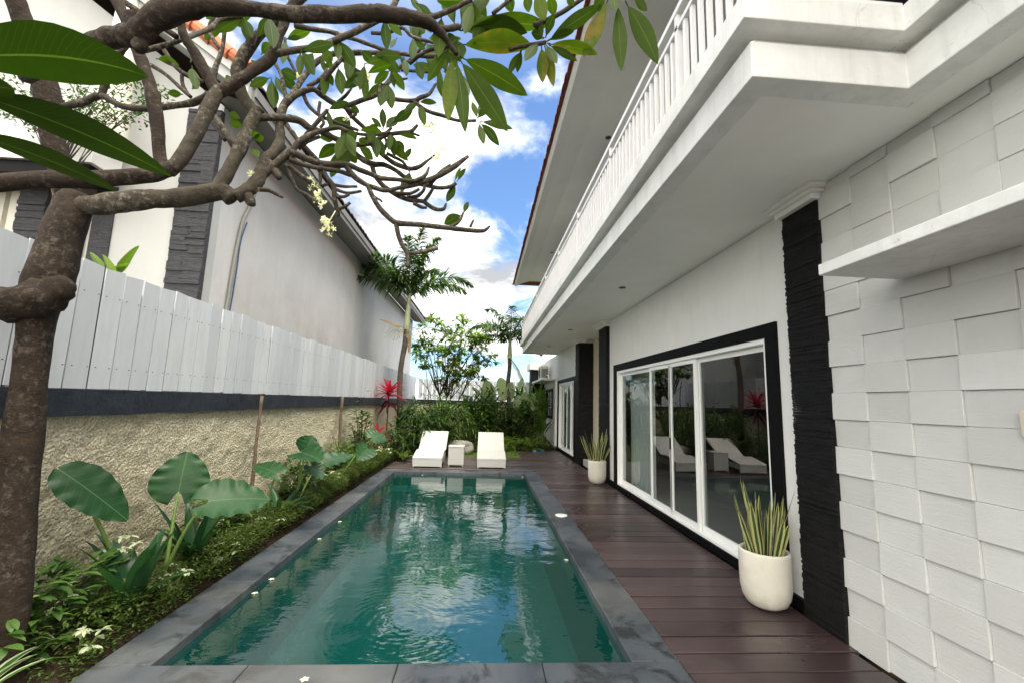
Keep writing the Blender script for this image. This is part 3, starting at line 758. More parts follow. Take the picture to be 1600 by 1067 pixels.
# rooms behind the glass
q = MB(); q.box(XW+T, 7.5, 3.07, 9.5, -.06, .055); q.build('room_floor', 'room_floor', V)
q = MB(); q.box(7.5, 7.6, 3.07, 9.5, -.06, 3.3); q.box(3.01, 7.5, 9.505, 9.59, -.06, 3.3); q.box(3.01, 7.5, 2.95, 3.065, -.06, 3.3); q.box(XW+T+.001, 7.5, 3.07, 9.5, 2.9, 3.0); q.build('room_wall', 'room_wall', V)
q = MB(); q.box(XW+T, 6, 12.0, 18.8, -.06, .055); q.build('room_floor', 'room_floor', V)
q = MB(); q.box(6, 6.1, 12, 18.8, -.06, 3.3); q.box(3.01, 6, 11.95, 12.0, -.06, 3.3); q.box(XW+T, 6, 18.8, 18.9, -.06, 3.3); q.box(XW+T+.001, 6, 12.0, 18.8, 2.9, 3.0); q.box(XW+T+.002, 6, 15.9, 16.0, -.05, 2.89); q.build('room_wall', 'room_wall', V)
def curtain(x, y0, y1, z0, z1, folds, amp=.045, tie=None):
    q = MB(); n = folds*8; vs = []; fs = []; rows = 10
    for i in range(rows+1):
        z = z0+(z1-z0)*i/rows
        for k in range(n+1):
            t = k/n; yy = y0+(y1-y0)*t
            if tie: yy = y0+(yy-y0)*(1-.75*math.sin(math.pi*min(1, i/rows))**2*tie)
            vs.append((x+amp*math.sin(t*folds*2*math.pi+.5*math.sin(i*.5))*(.8+.3*math.sin(k*.7)), yy, z))
    for i in range(rows):
        for k in range(n): a = i*(n+1)+k; fs.append((a, a+1, a+n+2, a+n+1))
    q.add(vs, fs); return q.build('curtain', 'curtain', V, True)
curtain(2.98, 7.55, 8.6, .07, 2.6, 8); curtain(2.95, 3.85, 4.12, .07, 2.6, 3, .03)
curtain(2.98, 12.6, 13.5, .07, 2.6, 6); curtain(2.98, 14.3, 15.3, .07, 2.6, 6)
# shelf and air conditioner
b = MB(); b.box(2.11, 2.666, 15.7, 18.98, 2.42, 2.49); b.box(2.60, 2.668, 15.62, 15.70, 0, 2.495); bevel(b.build('ledge', 'beam_white', V), .005)
A = thing('air_conditioner', 'beige outdoor air conditioner unit on the white ledge at the far end of the villa', 'air conditioner', (2.42, 17.5, 2.49))
b = MB(); b.box(2.26, 2.56, 17.15, 17.95, 2.52, 3.06); bevel(b.build('casing', 'ac_casing', A), .012)
b = MB(); b.lathe([(.20, 0), (.20, .012), (.17, .012), (.17, .002)], (0, 0, 0), 28)
for a in range(6):
    b.tube([(0, 0, .008), (.18*math.cos(a), .18*math.sin(a), .008)], .006, 5, smooth=False)
q = MB(); q.v = [(2.262-v[2], 17.6+v[0], 2.79+v[1]) for v in b.v]; q.f = b.f; q.r = b.r; q.uv = b.uv; q.mi = b.mi; q.build('fan_grille', 'dark_plastic', A)
b = MB(); b.box(2.28, 2.54, 17.145, 17.148, 2.60, 2.95); b.build('side_grille', 'fascia_grey', A)
b = MB(); b.box(2.28, 2.54, 17.2, 17.26, 2.4905, 2.5195); b.box(2.28, 2.54, 17.84, 17.9, 2.4905, 2.5195); b.build('foot', 'dark_plastic', A)
b = MB(); b.tube([(2.5, 17.14, 2.7), (2.52, 16.95, 2.66), (2.55, 16.7, 2.53), (2.6, 16.3, 2.52), (2.655, 16.0, 2.52)], .022, 8); b.build('pipe', 'plastic_white', A, True)

# ================================================================== boundary walls and fences
BX, BY = -3.0, 19.6
W = thing('boundary_wall', 'rough beige plaster wall with dark blue band along the left planting bed', 'wall', (BX, 10, 0))
b = MB(); vs, fs = [], []; ny, nz = 420, 36
for j in range(ny+1):
    for k in range(nz+1):
        yy = .5+(BY-.5)*j/ny; z = -.1+1.52*k/nz
        n_ = noise.noise(Vector((yy*2.2, z*2.2, 0)))*.02+noise.noise(Vector((yy*9, z*9, 3)))*.014
        vs.append((BX+n_, yy, z))
for j in range(ny):
    for k in range(nz): a = j*(nz+1)+k; fs.append((a, a+nz+1, a+nz+2, a+1))
b.add(vs, fs); b.box(BX-.16, BX-.04, .5, BY+.1, -.1, 1.41); b.build('plaster', 'rough_plaster', W)
b = MB(); vs, fs = [], []; ny = 160
for j in range(ny+1):
    yy = .5+(BY-.5)*j/ny; o = .012*noise.noise(Vector((yy*1.7, 5, 0)))+.006*noise.noise(Vector((yy*7, 5, 0)))
    zb = 1.405+.008*noise.noise(Vector((yy*2.5, 9, 0)))
    vs += [(BX-.16, yy, zb), (BX+.045+o, yy, zb), (BX+.05+o, yy, 1.60), (BX-.16, yy, 1.607)]
for j in range(ny):
    a = j*4; fs += [(a+1, a, a+4, a+5), (a+2, a+1, a+5, a+6), (a+3, a+2, a+6, a+7)]
b.add(vs, fs); b.build('band', 'navy_band', W)
W2 = thing('boundary_wall', 'rough plaster wall with dark band behind the shrubs at the far end of the garden', 'wall', (0, BY, 0))
b = MB(); b.box(BX+.06, 2.05, BY, BY+.15, -.1, 1.405); b.build('plaster', 'rough_plaster', W2)
b = MB(); b.box(BX+.06, 2.05, BY-.03, BY+.16, 1.406, 1.60); b.build('band', 'navy_band', W2)
def boards(mb, run, n, pitch, w_, z0, z1, mk_, var=.012):
    for i in range(n):
        a = i*pitch+rv(-.003, .003); zt = z1+rv(-var, var); zb = z0+rv(-.012, .006); ln = rv(-.005, .005); o = rv(-.004, .004); dz = rv(-.008, .008)
        mk_(mb, a, a+w_, zb, zt, ln, o, dz)
def bx_y(mb, a, b_, z0, z1, ln, o, dz):
    x = BX-.02+o
    mb.hexa([(x-.010, .4+a, z0), (x, .4+a, z0), (x, .4+b_, z0), (x-.010, .4+b_, z0), (x-.010, .4+a+ln, z1+dz), (x+ln, .4+a+ln, z1+dz), (x+ln, .4+b_+ln, z1-dz), (x-.010, .4+b_+ln, z1-dz)])
F = thing('board_fence', 'tall white painted board fence on top of the beige wall along the left side', 'fence', (BX, 10, 1.6))
b = MB(); boards(b, None, 98, .1955, .1825, 1.606, 2.56, bx_y, .010); b.build('boards', 'fence_paint', F)
b = MB(); b.box(BX-.085, BX-.0465, .4, BY, 1.74, 1.80); b.box(BX-.085, BX-.0465, .4, BY, 2.30, 2.36); b.build('rails', 'fascia_grey', F)
b = MB()
for i in range(97): b.box(BX-.046, BX-.0355, .4+i*.1955-.034, .4+i*.1955+.022, 1.60, 2.36+rv(-.02, .10))
b.build('gap_shade_strips', 'dark_plastic', F)  # dark strips added behind the board gaps so they read as shaded
for i in range(9):
    b = MB(); b.box(BX-.13, BX-.086, 1.2+i*2.2, 1.25+i*2.2, 1.61, 2.5); b.build('post', 'fascia_grey', F)
b = MB()
for i in range(97):
    for z in (1.77, 2.33):
        for o in (.03, .155):
            yy = .4+i*.1955+o
            if yy < 9: b.box(BX-.016, BX-.010, yy-.003, yy+.003, z-.003, z+.003)
b.build('screws', 'dark_plastic', F)
def bx_x(mb, a, b_, z0, z1, ln, o, dz):
    yq = BY+.04+o
    mb.hexa([(BX+.1+a, yq, z0), (BX+.1+b_, yq, z0), (BX+.1+b_, yq+.012, z0), (BX+.1+a, yq+.012, z0), (BX+.1+a+ln, yq, z1+dz), (BX+.1+b_+ln, yq, z1-dz), (BX+.1+b_+ln, yq+.012, z1-dz), (BX+.1+a+ln, yq+.012, z1+dz)])
F2 = thing('board_fence', 'white board fence with open gaps at the far end behind the garden trees', 'fence', (0, BY, 1.6))
b = MB(); boards(b, None, 24, .208, .178, 1.63, 2.50, bx_x, .012); b.build('boards', 'fence_paint', F2)
b = MB(); b.box(BX+.1, 2.05, BY+.065, BY+.105, 1.76, 1.82); b.box(BX+.1, 2.05, BY+.065, BY+.105, 2.26, 2.32); b.build('rails', 'fascia_grey', F2)

# ================================================================== neighbouring house
NX, NY0, NY1 = -3.8, 5.85, 22.4
H = thing('neighbour_house', 'neighbouring house with stained grey side wall and white front beyond the board fence', 'house', (NX-3, 14, 0))
b = MB(); b.box(NX-.2, NX, NY0+.2, NY1, -.1, 5.60); b.box(-9.5, NX-.2, NY1-.2, NY1, -.1, 5.6); b.build('side_wall', 'weathered_render', H)
b = MB()
def facade(x0, x1, z0, z1): b.box(x0, x1, NY0, NY0+.2, z0, z1)
facade(-5.02, NX, -.1, 5.6); facade(-9.5, -5.02, 4.3, 5.6); facade(-9.5, -8.2, -.1, 4.3); facade(-8.2, -5.02, -.1, .4)
vs = [(-9.5, NY0, 5.6), (NX, NY0, 5.6), (-6.65, NY0, 7.75), (-9.5, NY0+.2, 5.6), (NX, NY0+.2, 5.6), (-6.65, NY0+.2, 7.75)]
b.add(vs, [(0, 1, 2), (5, 4, 3), (1, 4, 5, 2), (0, 2, 5, 3)]); b.build('front_wall', 'neighbour_white', H)
b = MB(); stone(b, -4.23, -3.79, NY0-.05, NY0-.001, 0, 5.5, 'y-', .02, .05); b.box(-3.80, -3.785, NY0-.05, NY0+.02, 0, 5.5); b.build('stone_pillar', 'grey_stone', H)
b = MB(); stone(b, -6.12, -5.78, NY0-.12, NY0-.001, 0, 4.3, 'y-', .02, .05); b.build('stone_pillar', 'grey_stone', H)
b = MB(); b.box(-5.28, -5.02, NY0-.02, NY0+.2, .4, 4.3); b.build('window_trim', 'grey_stone', H)
b = MB(); b.box(-8.2, -5.28, NY0+.14, NY0+.18, .4, 4.3)
for i in range(13): b.box(-8.1+i*.21, -7.98+i*.21, NY0+.06+.02*(i % 2), NY0+.12+.02*(i % 2), .5, 4.2)
b.build('shutter', 'louvre', H)
b = MB(); b.box(-9.5, -4.92, NY0-.55, NY0-.13, 4.36, 4.80); b.build('canopy', 'soffit_white', H)
b = MB(); b.box(-9.5, -4.98, NY0-.50, NY0-.13, 4.20, 4.355); b.build('canopy_beam', 'trim_black', H)
b = MB(); b.lathe([(.20, 0), (.20, .05), (.19, .1), (.13, 2.0), (.12, 2.05)], (-4.98, NY0-.32, 4.805), 24); b.build('column', 'louvre', H, True)
# eave along the pool side, fascia and roof
EX = -3.28
b = MB(); b.add([(EX, NY0-.25, 5.50), (EX, NY1+.4, 5.50), (NX-.02, NY1+.4, 5.64), (NX-.02, NY0-.25, 5.64)], [(0, 1, 2, 3)])
b.box(EX-.02, EX+.015, NY0-.25, NY1+.4, 5.50, 5.70); b.box(EX+.0155, EX+.04, NY0-.25, NY1+.4, 5.60, 5.735); b.build('eave', 'fascia_grey', H)
b = MB(); vs = [(EX-.02, NY0-.35, 5.55), (EX-.02, NY0-.35, 5.78), (-6.65, NY0-.35, 8.20), (-6.65, NY0-.35, 7.93), (EX-.02, NY0-.001, 5.55), (EX-.02, NY0-.001, 5.78), (-6.65, NY0-.001, 8.20), (-6.65, NY0-.001, 7.93)]
b.hexa(vs); vs = [(EX-.02, NY0-.40, 5.70), (EX-.02, NY0-.40, 5.86), (-6.65, NY0-.40, 8.30), (-6.65, NY0-.40, 8.13), (EX-.02, NY0-.351, 5.70), (EX-.02, NY0-.351, 5.86), (-6.65, NY0-.351, 8.30), (-6.65, NY0-.351, 8.13)]
b.hexa(vs); b.build('verge_board', 'neighbour_white', H)
b = MB(); roof_tiles(b, EX+.06, 5.76, -1.0, .72, NY0-.2, NY1+.4, 3, .24)
b.add([(EX+.05, NY0-.3, 5.76), (EX+.05, NY1+.4, 5.76), (-6.65, NY1+.4, 8.2), (-6.65, NY0-.3, 8.2)], [(0, 1, 2, 3)])
b.add([(-6.65, NY0-.3, 8.2), (-6.65, NY1+.4, 8.2), (-10, NY1+.4, 5.76), (-10, NY0-.3, 5.76)], [(0, 1, 2, 3)]); b.build('roof', 'dark_roof_tile', H)
b = MB()
for i in range(13):
    t0, t1 = i/13, (i+1.12)/13
    a = Vector((EX, NY0-.38, 5.90)).lerp(Vector((-6.65, NY0-.38, 8.33)), t0); c_ = Vector((EX, NY0-.38, 5.90)).lerp(Vector((-6.65, NY0-.38, 8.33)), t1)
    b.tube([a, c_+Vector((0, 0, .02))], [.10, .085], 10, smooth=False)
b.build('verge_tiles', 'orange_roof_tile', H)
b = MB(); b.tube([(EX-.3, NY1+.35, 5.98), (EX-.05, NY1+.38, 5.82), (EX+.12, NY1+.42, 5.78), (EX+.30, NY1+.45, 5.86), (EX+.36, NY1+.46, 6.02), (EX+.27, NY1+.46, 6.08)], [.12, .12, .11, .10, .07, .03], 10); b.build('roof_ornament', 'dark_roof_tile', H, True)
def onwall(px, py): 
    d_ = at(px, py, 1.0)-CAM; t_ = (NX+.035)/d_.x; return CAM+d_*t_
b = MB(); b.tube([onwall(*q) for q in ((352, 490), (356, 470), (364, 420), (372, 378), (380, 345), (391, 322), (402, 290), (404, 268))], .026, 8); pc = b.build('conduit', 'fascia_grey', H, True)
b = MB(); b.tube([onwall(q[0]+6, q[1]) for q in ((352, 490), (356, 470), (364, 420), (370, 378), (380, 348))], .010, 6); b.build('cable', 'blue_rubber', H, True)

# ================================================================== loungers, table, pots
def make_lounger(loc, label):
    t = thing('sun_lounger', label, 'sun lounger', loc, 'white woven sun loungers')
    w_, x0, y0 = .70, loc[0], loc[1]
    prof = [(0, .235), (.02, .25), (.5, .345), (.62, .355), (.80, .335), (.92, .33), (1.0, .355), (1.62, .745), (1.65, .745)]
    th = .05
    mb = MB(); n = len(prof); vs = []
    for sx in (-w_/2, w_/2):
        vs += [(x0+sx, y0+a, z) for a, z in prof]+[(x0+sx, y0+a+(.035 if a > 1.0 else 0), z-th) for a, z in prof[::-1]]
    m_ = 2*n; fs = [tuple(range(m_-1, -1, -1)), tuple(range(m_, 2*m_))]+[(i, (i+1) % m_, m_+(i+1) % m_, m_+i) for i in range(m_)]
    mb.add(vs, fs); bevel(mb.build('seat', 'wicker', t), .012, 2)
    mb = MB()          # woven skirt: foot end and sides, drawn in below the seat
    mb.hexa([(x0-w_/2+.008, y0+.004, .03), (x0+w_/2-.008, y0+.004, .03), (x0+w_/2-.008, y0+.04, .03), (x0-w_/2+.008, y0+.04, .03),
             (x0-w_/2+.004, y0+.004, .20), (x0+w_/2-.004, y0+.004, .20), (x0+w_/2-.004, y0+.04, .20), (x0-w_/2+.004, y0+.04, .20)])
    for sx in (-1, 1):
        xa, xb = x0+sx*(w_/2-.005), x0+sx*(w_/2-.035)
        if xa > xb: xa, xb = xb, xa
        mb.hexa([(xa, y0+.041, .10), (xb, y0+.041, .10), (xb, y0+.98, .16), (xa, y0+.98, .16), (xa, y0+.041, .205), (xb, y0+.041, .205), (xb, y0+.98, .29), (xa, y0+.98, .29)])
    mb.build('skirt', 'wicker', t)
    for sx in (-1, 1):
        for (a, zt) in ((.03, .2), (.93, .29)):
            q = MB(); xx = x0+sx*(w_/2-.03); q.box(xx-.018, xx+.018, y0+a-.012, y0+a+.024, 0.0, zt-.03 if a < .5 else .165); bevel(q.build('leg', 'wicker', t), .004)
    q = MB(); q.tube([(x0-.25, y0+1.45, .6), (x0-.25, y0+1.28, .02)], .012, 6, smooth=False); q.tube([(x0+.25, y0+1.45, .6), (x0+.25, y0+1.28, .02)], .012, 6, smooth=False); q.build('back_support', 'pvc_white', t)
    return t
make_lounger((-1.265, 10.62, 0), 'white woven sun lounger left of the small white side table')
make_lounger((.255, 10.68, 0), 'white woven sun lounger right of the side table, nearer the villa')
t = thing('side_table', 'small white woven box table standing between the two sun loungers', 'side table', (-.61, 11.05, 0))
q = MB(); q.box(-.80, -.42, 10.92, 11.26, .03, .45); bevel(q.build('body', 'wicker', t), .008)
q = MB(); q.box(-.808, -.412, 10.912, 11.268, .4505, .485); bevel(q.build('table_top', 'wicker', t), .008)
for sx in (-.78, -.44):
    for sy in (10.94, 11.24):
        q = MB(); q.box(sx-.015, sx+.015, sy-.015, sy+.015, 0, .0295); q.build('foot', 'wicker', t)

def pot_plant(loc, label, n, lean, hmax, seed, R0=.20, hh=.44):
    rg = random.Random(seed)
    t = thing('potted_plant', label, 'potted plant', loc, 'snake plants in white pots')
    q = MB(); prof = [(.05, .0), (.115, .004), (.155, .03), (.183, .08), (.197, .15), (R0, .24), (R0, .42), (R0-.004, hh-.004), (R0-.012, hh), (R0-.026, hh-.003), (R0-.030, hh-.02), (R0-.034, hh-.10)]
    k_ = R0/.2
    q.lathe([(a*k_ if b_ < .2 else a, b_) for a, b_ in prof], loc, 48); q.build('pot', 'pot_stone', t, True)
    q = MB(); q.lathe([(.02, .0), (R0-.036, .0), (R0-.036, .01), (.02, .03)], (loc[0], loc[1], hh-.10), 24); q.build('potting_soil', 'soil', t, True)
    for i in range(n):
        a = i*2.399+rg.uniform(-.3, .3); rr = .115*math.sqrt((i+.5)/n)
        base = Vector((loc[0]+rr*math.cos(a), loc[1]+rr*math.sin(a), hh-.085))
        L_ = hmax*rg.uniform(.55, 1.0)*(1.0-.25*rr/.115+.12)
        out = .06+rg.uniform(0, .14)+lean*rr/.115*rg.uniform(.5, 1.2)
        dirv = Vector((math.cos(a)*out, math.sin(a)*out, 1)).normalized()
        path = []; pp = base.copy(); dd = dirv.copy(); bend = rg.uniform(-.10, .22); w0 = rg.uniform(-.3, .3)
        for s_ in range(11):
            path.append(pp.copy()); dd = (dd+Vector((math.cos(a+w0), math.sin(a+w0), 0))*(.04*bend+.012*math.sin(s_*1.1+i))).normalized(); pp = pp+dd*(L_/10)
        sd0 = Vector((-math.sin(a+rg.uniform(-.8, .8)), math.cos(a+rg.uniform(-.8, .8)), 0)); tw = rg.uniform(-1.1, 1.1)
        sides = [Matrix.Rotation(tw*s_/10, 3, 'Z') @ sd0 for s_ in range(11)]
        q = MB(); q.path_blade(path, rg.uniform(.034, .056), sides, 'sword', .35, rg.random(), .03); q.build('leaf', 'snake_leaf', t, True)
pot_plant((2.40, 3.68, 0), 'white pot with snake plant nearest the camera, in front of the black stone pillar', 24, .20, .66, 3, .195)
pot_plant((2.39, 9.02, 0), 'white pot with snake plant at the far corner of the large sliding door', 18, .30, .80, 5, .185, .46)

q = MB(); q.lathe([(.088, 0), (.088, .006), (.08, .010), (.02, .012)], (1.185, 6.44, .0005), 28)
tag(centre(q.build('skimmer_lid', 'plastic_white', None, True), (1.185, 6.44, 0)), 'round white skimmer lid on the grey pool edge beside the deck', 'lid')
# boulder
q = MB(); vs, fs = [], []; nu, nv = 28, 16
for i in range(nv+1):
    for k in range(nu):
        th = math.pi*i/nv; ph = 2*math.pi*k/nu; d_ = Vector((math.sin(th)*math.cos(ph), math.sin(th)*math.sin(ph), math.cos(th)))
        rr = 1+.22*noise.noise(d_*1.6+Vector((3, 1, 2)))+.08*noise.noise(d_*4); vs.append((-.66+d_.x*rr*.40, 13.35+d_.y*rr*.3, .18+d_.z*rr*.27))
for i in range(nv):
    for k in range(nu): fs.append((i*nu+k, (i+1)*nu+k, (i+1)*nu+(k+1) % nu, i*nu+(k+1) % nu))
q.add(vs, fs); tag(centre(q.build('boulder', 'boulder_stone', None, True), (-.66, 13.35, 0)), 'pale grey rounded boulder on the lawn behind the side table', 'rock')
# slippers
def slipper(loc, rz, label):
    t = thing('slipper', label, 'slipper', (0, 0, 0), 'pair of blue slippers')
    q = MB(); n = 20; out = []
    for k in range(n):
        a = 2*math.pi*k/n; out.append((.048*math.sin(a)*(1.12 if math.cos(a) > 0 else .88), .145*math.cos(a)))
    vs = [(x, y, .002) for x, y in out]+[(x*1.02, y*1.02, .026) for x, y in out]
    q.add(vs, [tuple(range(n-1, -1, -1)), tuple(range(n, 2*n))]+[(k, (k+1) % n, n+(k+1) % n, n+k) for k in range(n)]); q.build('sole', 'blue_rubber', t)
    q = MB(); vs = []; 
    for i in range(7):
        a = math.pi*i/6
        for yy in (-.0, .09): vs.append((-.054*math.cos(a), yy, .024+.05*math.sin(a)))
    fs = [(2*i, 2*i+1, 2*i+3, 2*i+2) for i in range(6)]
    q.add(vs, fs); q.build('strap', 'blue_rubber', t, True)
    t.location = loc; t.rotation_euler = (0, 0, rz); return t
slipper((1.80, 14.42, -.005), 1.3, 'blue slipper lying on the far deck edge, left of the pair'); slipper((2.05, 14.50, -.005), 1.75, 'blue slipper on the far deck edge, right one nearer the villa')
# stakes against the wall
for (a, b_, r_, lb) in (((-2.90, 5.93, 1.58), (-2.80, 5.70, .05), .021, 'thin brown wooden stake leaning on the beige wall between elephant ear leaves'), ((-2.90, 9.2, 1.60), (-2.85, 9.12, .05), .03, 'thin brown wooden stake leaning on the wall beside the dark bushy shrub')):
    q = MB(); a, b_ = Vector(a), Vector(b_); q.tube([b_, b_.lerp(a, .3)+Vector((0, .01, 0)), b_.lerp(a, .7)-Vector((0, .012, 0)), a], [r_, r_*1.1, r_*.95, r_*1.05], 8, True, .25)
    tag(centre(q.build('wooden_stake', 'stake_wood', None, True), b_), lb, 'stake', 'stakes leaning on the wall')

# ================================================================== plants
def heart_leaf(mb, base, tip, nrm, width, cup=.18, ripple=.035, r=None, t0=-.30):
    """elephant-ear blade: two lobes behind the stalk, wavy margin"""
    base, tip = Vector(base), Vector(tip); d = tip-base; L_ = d.length; d.normalize()
    nrm = Vector(nrm); nrm = (nrm-d*nrm.dot(d)).normalized(); sd = d.cross(nrm).normalized()
    r = rng.random() if r is None else r; rows, cols = 26, 6
    for sg in (-1, 1):
        vs, uvs, fs = [], [], []
        for i in range(rows+1):
            t = t0+(1-t0)*i/rows
            u = (t-t0)/(1-t0); wo = (math.sin(math.pi*min(1, u**.74*.985+.012)))**.62
            wi = 0 if t >= 0 else (.05+.22*(-t/.3)**.8)
            wo = max(wo, wi+.01)
            for k in range(cols+1):
                a = wi+(wo-wi)*k/cols; e_ = k/cols
                h = cup*a*a*width*.5-.20*max(0, t)**2*L_*.7-(.12*(-t/.3)**2*L_*.5 if t < 0 else 0)
                h += ripple*width*e_**3*math.sin(u*34+sg*1.3)+.012*width*math.sin(u*26+a*5)*a
                vs.append(base+d*(t*L_)+sd*(sg*a*width*.5)+nrm*h); uvs.append((sg*a, u))
        for i in range(rows):
            for k in range(cols):
                a = i*(cols+1)+k; f = (a, a+1, a+cols+2, a+cols+1); fs.append(f if sg > 0 else f[::-1])
        mb.add(vs, fs, r, uvs)
def elephant_ear(loc, leaves, label):
    t = thing('elephant_ear_plant', label, 'plant', loc, 'elephant ear plants along the wall')
    for (bp, tp, nrm, wd, st) in leaves:
        q = MB(); bp, tp = Vector(bp), Vector(tp); l0 = Vector(loc)+Vector((rv(-.04, .04), rv(-.04, .04), .02))
        mid = l0.lerp(bp, .55)+Vector((0, 0, .10)); sk = min(st, 1.0); q.tube([l0, mid, bp], [.017*sk, .012*sk, .006*sk], 8); s_ = q.build('stalk', 'stalk_green', t, True)
        q = MB(); heart_leaf(q, bp, tp, nrm, wd, t0=-.30 if st != 1.3 else 0.0); q.build('leaf', 'elephant_leaf', s_, True)
elephant_ear((-2.55, 3.55, .10), [(at(88, 730, 3.25), at(204, 806, 3.4), (.70, -.55, .45), .29, 1.3)], 'elephant ear plant with one large dark leaf beside the frangipani trunk')
elephant_ear((-2.48, 3.75, .10), [(at(279, 768, 3.95), at(292, 704, 4.02), (.45, -.9, .35), .42, 1.1), (at(328, 782, 3.72), at(424, 772, 3.95), (.18, -.62, .75), .38, 1.2)], 'elephant ear plant with two large upright leaves in front of the beige wall')
elephant_ear((-2.5, 5.4, .10), [(at(432, 738, 5.3), at(396, 722, 5.4), (.4, -.7, .6), .24, .8)], 'elephant ear plant with a single mid sized leaf near the nearer stake')
elephant_ear((-2.5, 6.3, .10), [(at(470, 706, 6.2), at(500, 712, 5.9), (.0, -.45, .9), .40, .9), (at(478, 700, 6.4), at(490, 680, 6.5), (.6, -.6, .5), .34, .8), (at(487, 728, 6.1), at(505, 745, 6.0), (.6, -.5, .6), .26, .7), (at(505, 722, 6.6), at(552, 706, 6.9), (.3, -.5, .85), .28, .9)], 'elephant ear plant with bright upright leaves halfway along the wall')
elephant_ear((-2.5, 8.0, .10), [(at(583, 684, 8.3), at(600, 676, 8.5), (.3, -.5, .85), .46, .9), (at(575, 700, 8.0), at(560, 716, 7.7), (.5, -.6, .6), .36, .9)], 'elephant ear plant with drooping leaves near the far end of the bed')

def strap_plant(loc, n, L_, wd, label, mat='strap_leaf', name='strap_leaf_plant', droop=(.5, 1.5), group=None, up=(.5, 1.3), prof='strap'):
    t = thing(name, label, 'plant', loc, group)
    q = MB()
    for i in range(n):
        a = i*2.4+rv(-.4, .4); el = rv(*up)
        q.blade(Vector(loc)+Vector((.03*math.cos(a), .03*math.sin(a), 0)), (math.cos(a), math.sin(a), el*1.5), L_*rv(.65, 1.1), wd*rv(.8, 1.15), rv(*droop), prof, .3, 9)
    q.build('leaves', mat, t, True); return t
strap_plant((-2.42, 3.42, .10), 14, .62, .10, 'dark green strap leaf lily in front of the large elephant ear leaf', up=(.9, 3.0), droop=(.4, 1.6))
strap_plant((-2.52, 4.2, .12), 14, .58, .08, 'dark strap leaf lily under the two elephant ear leaves', up=(.9, 3.0), droop=(.4, 1.6))
strap_plant((-2.5, 5.85, .12), 13, .6, .07, 'dark strap leaf lily just before the bright elephant ear plant', )
strap_plant((-2.72, 2.95, .10), 12, .32, .045, 'green and cream striped leaf plant at the right of the frangipani trunk', 'striped_leaf', 'striped_plant', (.8, 1.7))
strap_plant((-2.45, 2.42, .02), 14, .42, .045, 'green and cream striped leaf plant at the foot of the trunk in the corner', 'striped_leaf', 'striped_plant', (.8, 1.7))
strap_plant((-2.75, 2.62, .45), 8, .30, .04, 'green and cream striped leaf plant left of the frangipani trunk', 'striped_leaf', 'striped_plant', (.8, 1.7))

VS = [(-2.62, 3.15, .30, 1.0, 'white variegated shrub nearest the camera, at the trunk'), (-2.36, 2.98, .14, .9, 'low white variegated shrub beside the pool edge corner'),
      (-2.66, 3.62, .42, 1.1, 'white variegated shrub behind the dark strap lily'), (-2.38, 3.75, .20, 1.0, 'white variegated shrub under the two elephant ear leaves'),
      (-2.36, 4.35, .18, 1.0, 'white variegated shrub left of the hedge border middle'), (-2.60, 4.75, .34, 1.0, 'white variegated shrub behind the dark lily near the stake'),
      (-2.42, 5.35, .22, 1.1, 'white variegated shrub in front of the single elephant ear leaf'), (-2.62, 7.2, .36, 1.2, 'white variegated shrub past the bright elephant ear plant'),
      (-2.42, 7.7, .30, 1.2, 'white variegated shrub above the hedge border'), (-2.62, 9.4, .42, 1.5, 'white variegated shrub at the far stake'), (-2.35, 10.4, .42, 1.7, 'white variegated shrub at the far end of the hedge')]
for (x, y, z, k, lb) in VS:
    t = thing('variegated_shrub', lb, 'plant', (x, y, .05), 'white variegated shrubs in the bed')
    q = MB(); st = MB(); k *= .85
    for i in range(int(10*k)):
        a = rv(0, 6.28); rr = rv(0, .20)*k; c0 = Vector((x+rr*math.cos(a), y+rr*math.sin(a)*1.3, z+rv(-.08, .06)))
        st.tube([(x+rr*.3*math.cos(a), y+rr*.3*math.sin(a), .03), c0], .003, 4, False, smooth=False)
        for j in range(7):
            b_ = rv(0, 6.28); q.blade(c0, (math.cos(b_), math.sin(b_), rv(.15, .7)), rv(.045, .08)*k**.5, rv(.018, .028)*k**.5, .9, 'ellipse', .15, 4)
    q.build('leaves', 'variegated_leaf', t, True); st.build('stems', 'stalk_green', t)
# low hedge border along the coping
q = MB()
for k in range(42000):
    y = 2.7+8.8*rng.random()**.85
    if y < 4.2 and rng.random() > (y-2.4)/1.8: continue
    hgt = .25+.07*noise.noise(Vector((y*1.4, 2, 0)))+.05*noise.noise(Vector((y*5, 1, 0))) + (.08 if y > 7 else 0)
    u = rng.random(); x = -2.22-.46*u+.05*noise.noise(Vector((y*3, 7, 0)))
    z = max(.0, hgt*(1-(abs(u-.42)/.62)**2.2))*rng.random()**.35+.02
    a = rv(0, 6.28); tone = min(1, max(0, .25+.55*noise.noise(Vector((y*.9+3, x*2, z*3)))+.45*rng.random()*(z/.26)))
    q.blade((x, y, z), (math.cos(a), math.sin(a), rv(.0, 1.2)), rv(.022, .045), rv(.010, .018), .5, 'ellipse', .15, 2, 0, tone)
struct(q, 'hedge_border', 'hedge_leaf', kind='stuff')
q = MB()
for k in range(7000):
    x, y = rv(-2.98, -2.45), rv(1.6, 12.5)
    a = rv(0, 6.28); z = .16*(1-(x+3)/.8)-.02
    q.blade((x, y, z+rv(0, .06)), (math.cos(a), math.sin(a), rv(.1, 1.5)), rv(.03, .09), rv(.010, .022), .8, 'ellipse', .15, 3)
for k in range(6000):
    x, y = rv(-2.7, -2.23), 1.7+3.2*rng.random(); a = rv(0, 6.28)
    if noise.noise(Vector((x*5, y*4, 3))) < -.12: continue
    q.blade((x, y, rv(-.03, .07)), (math.cos(a), math.sin(a), rv(.0, 1.3)), rv(.018, .04), rv(.008, .016), .6, 'ellipse', .15, 2)
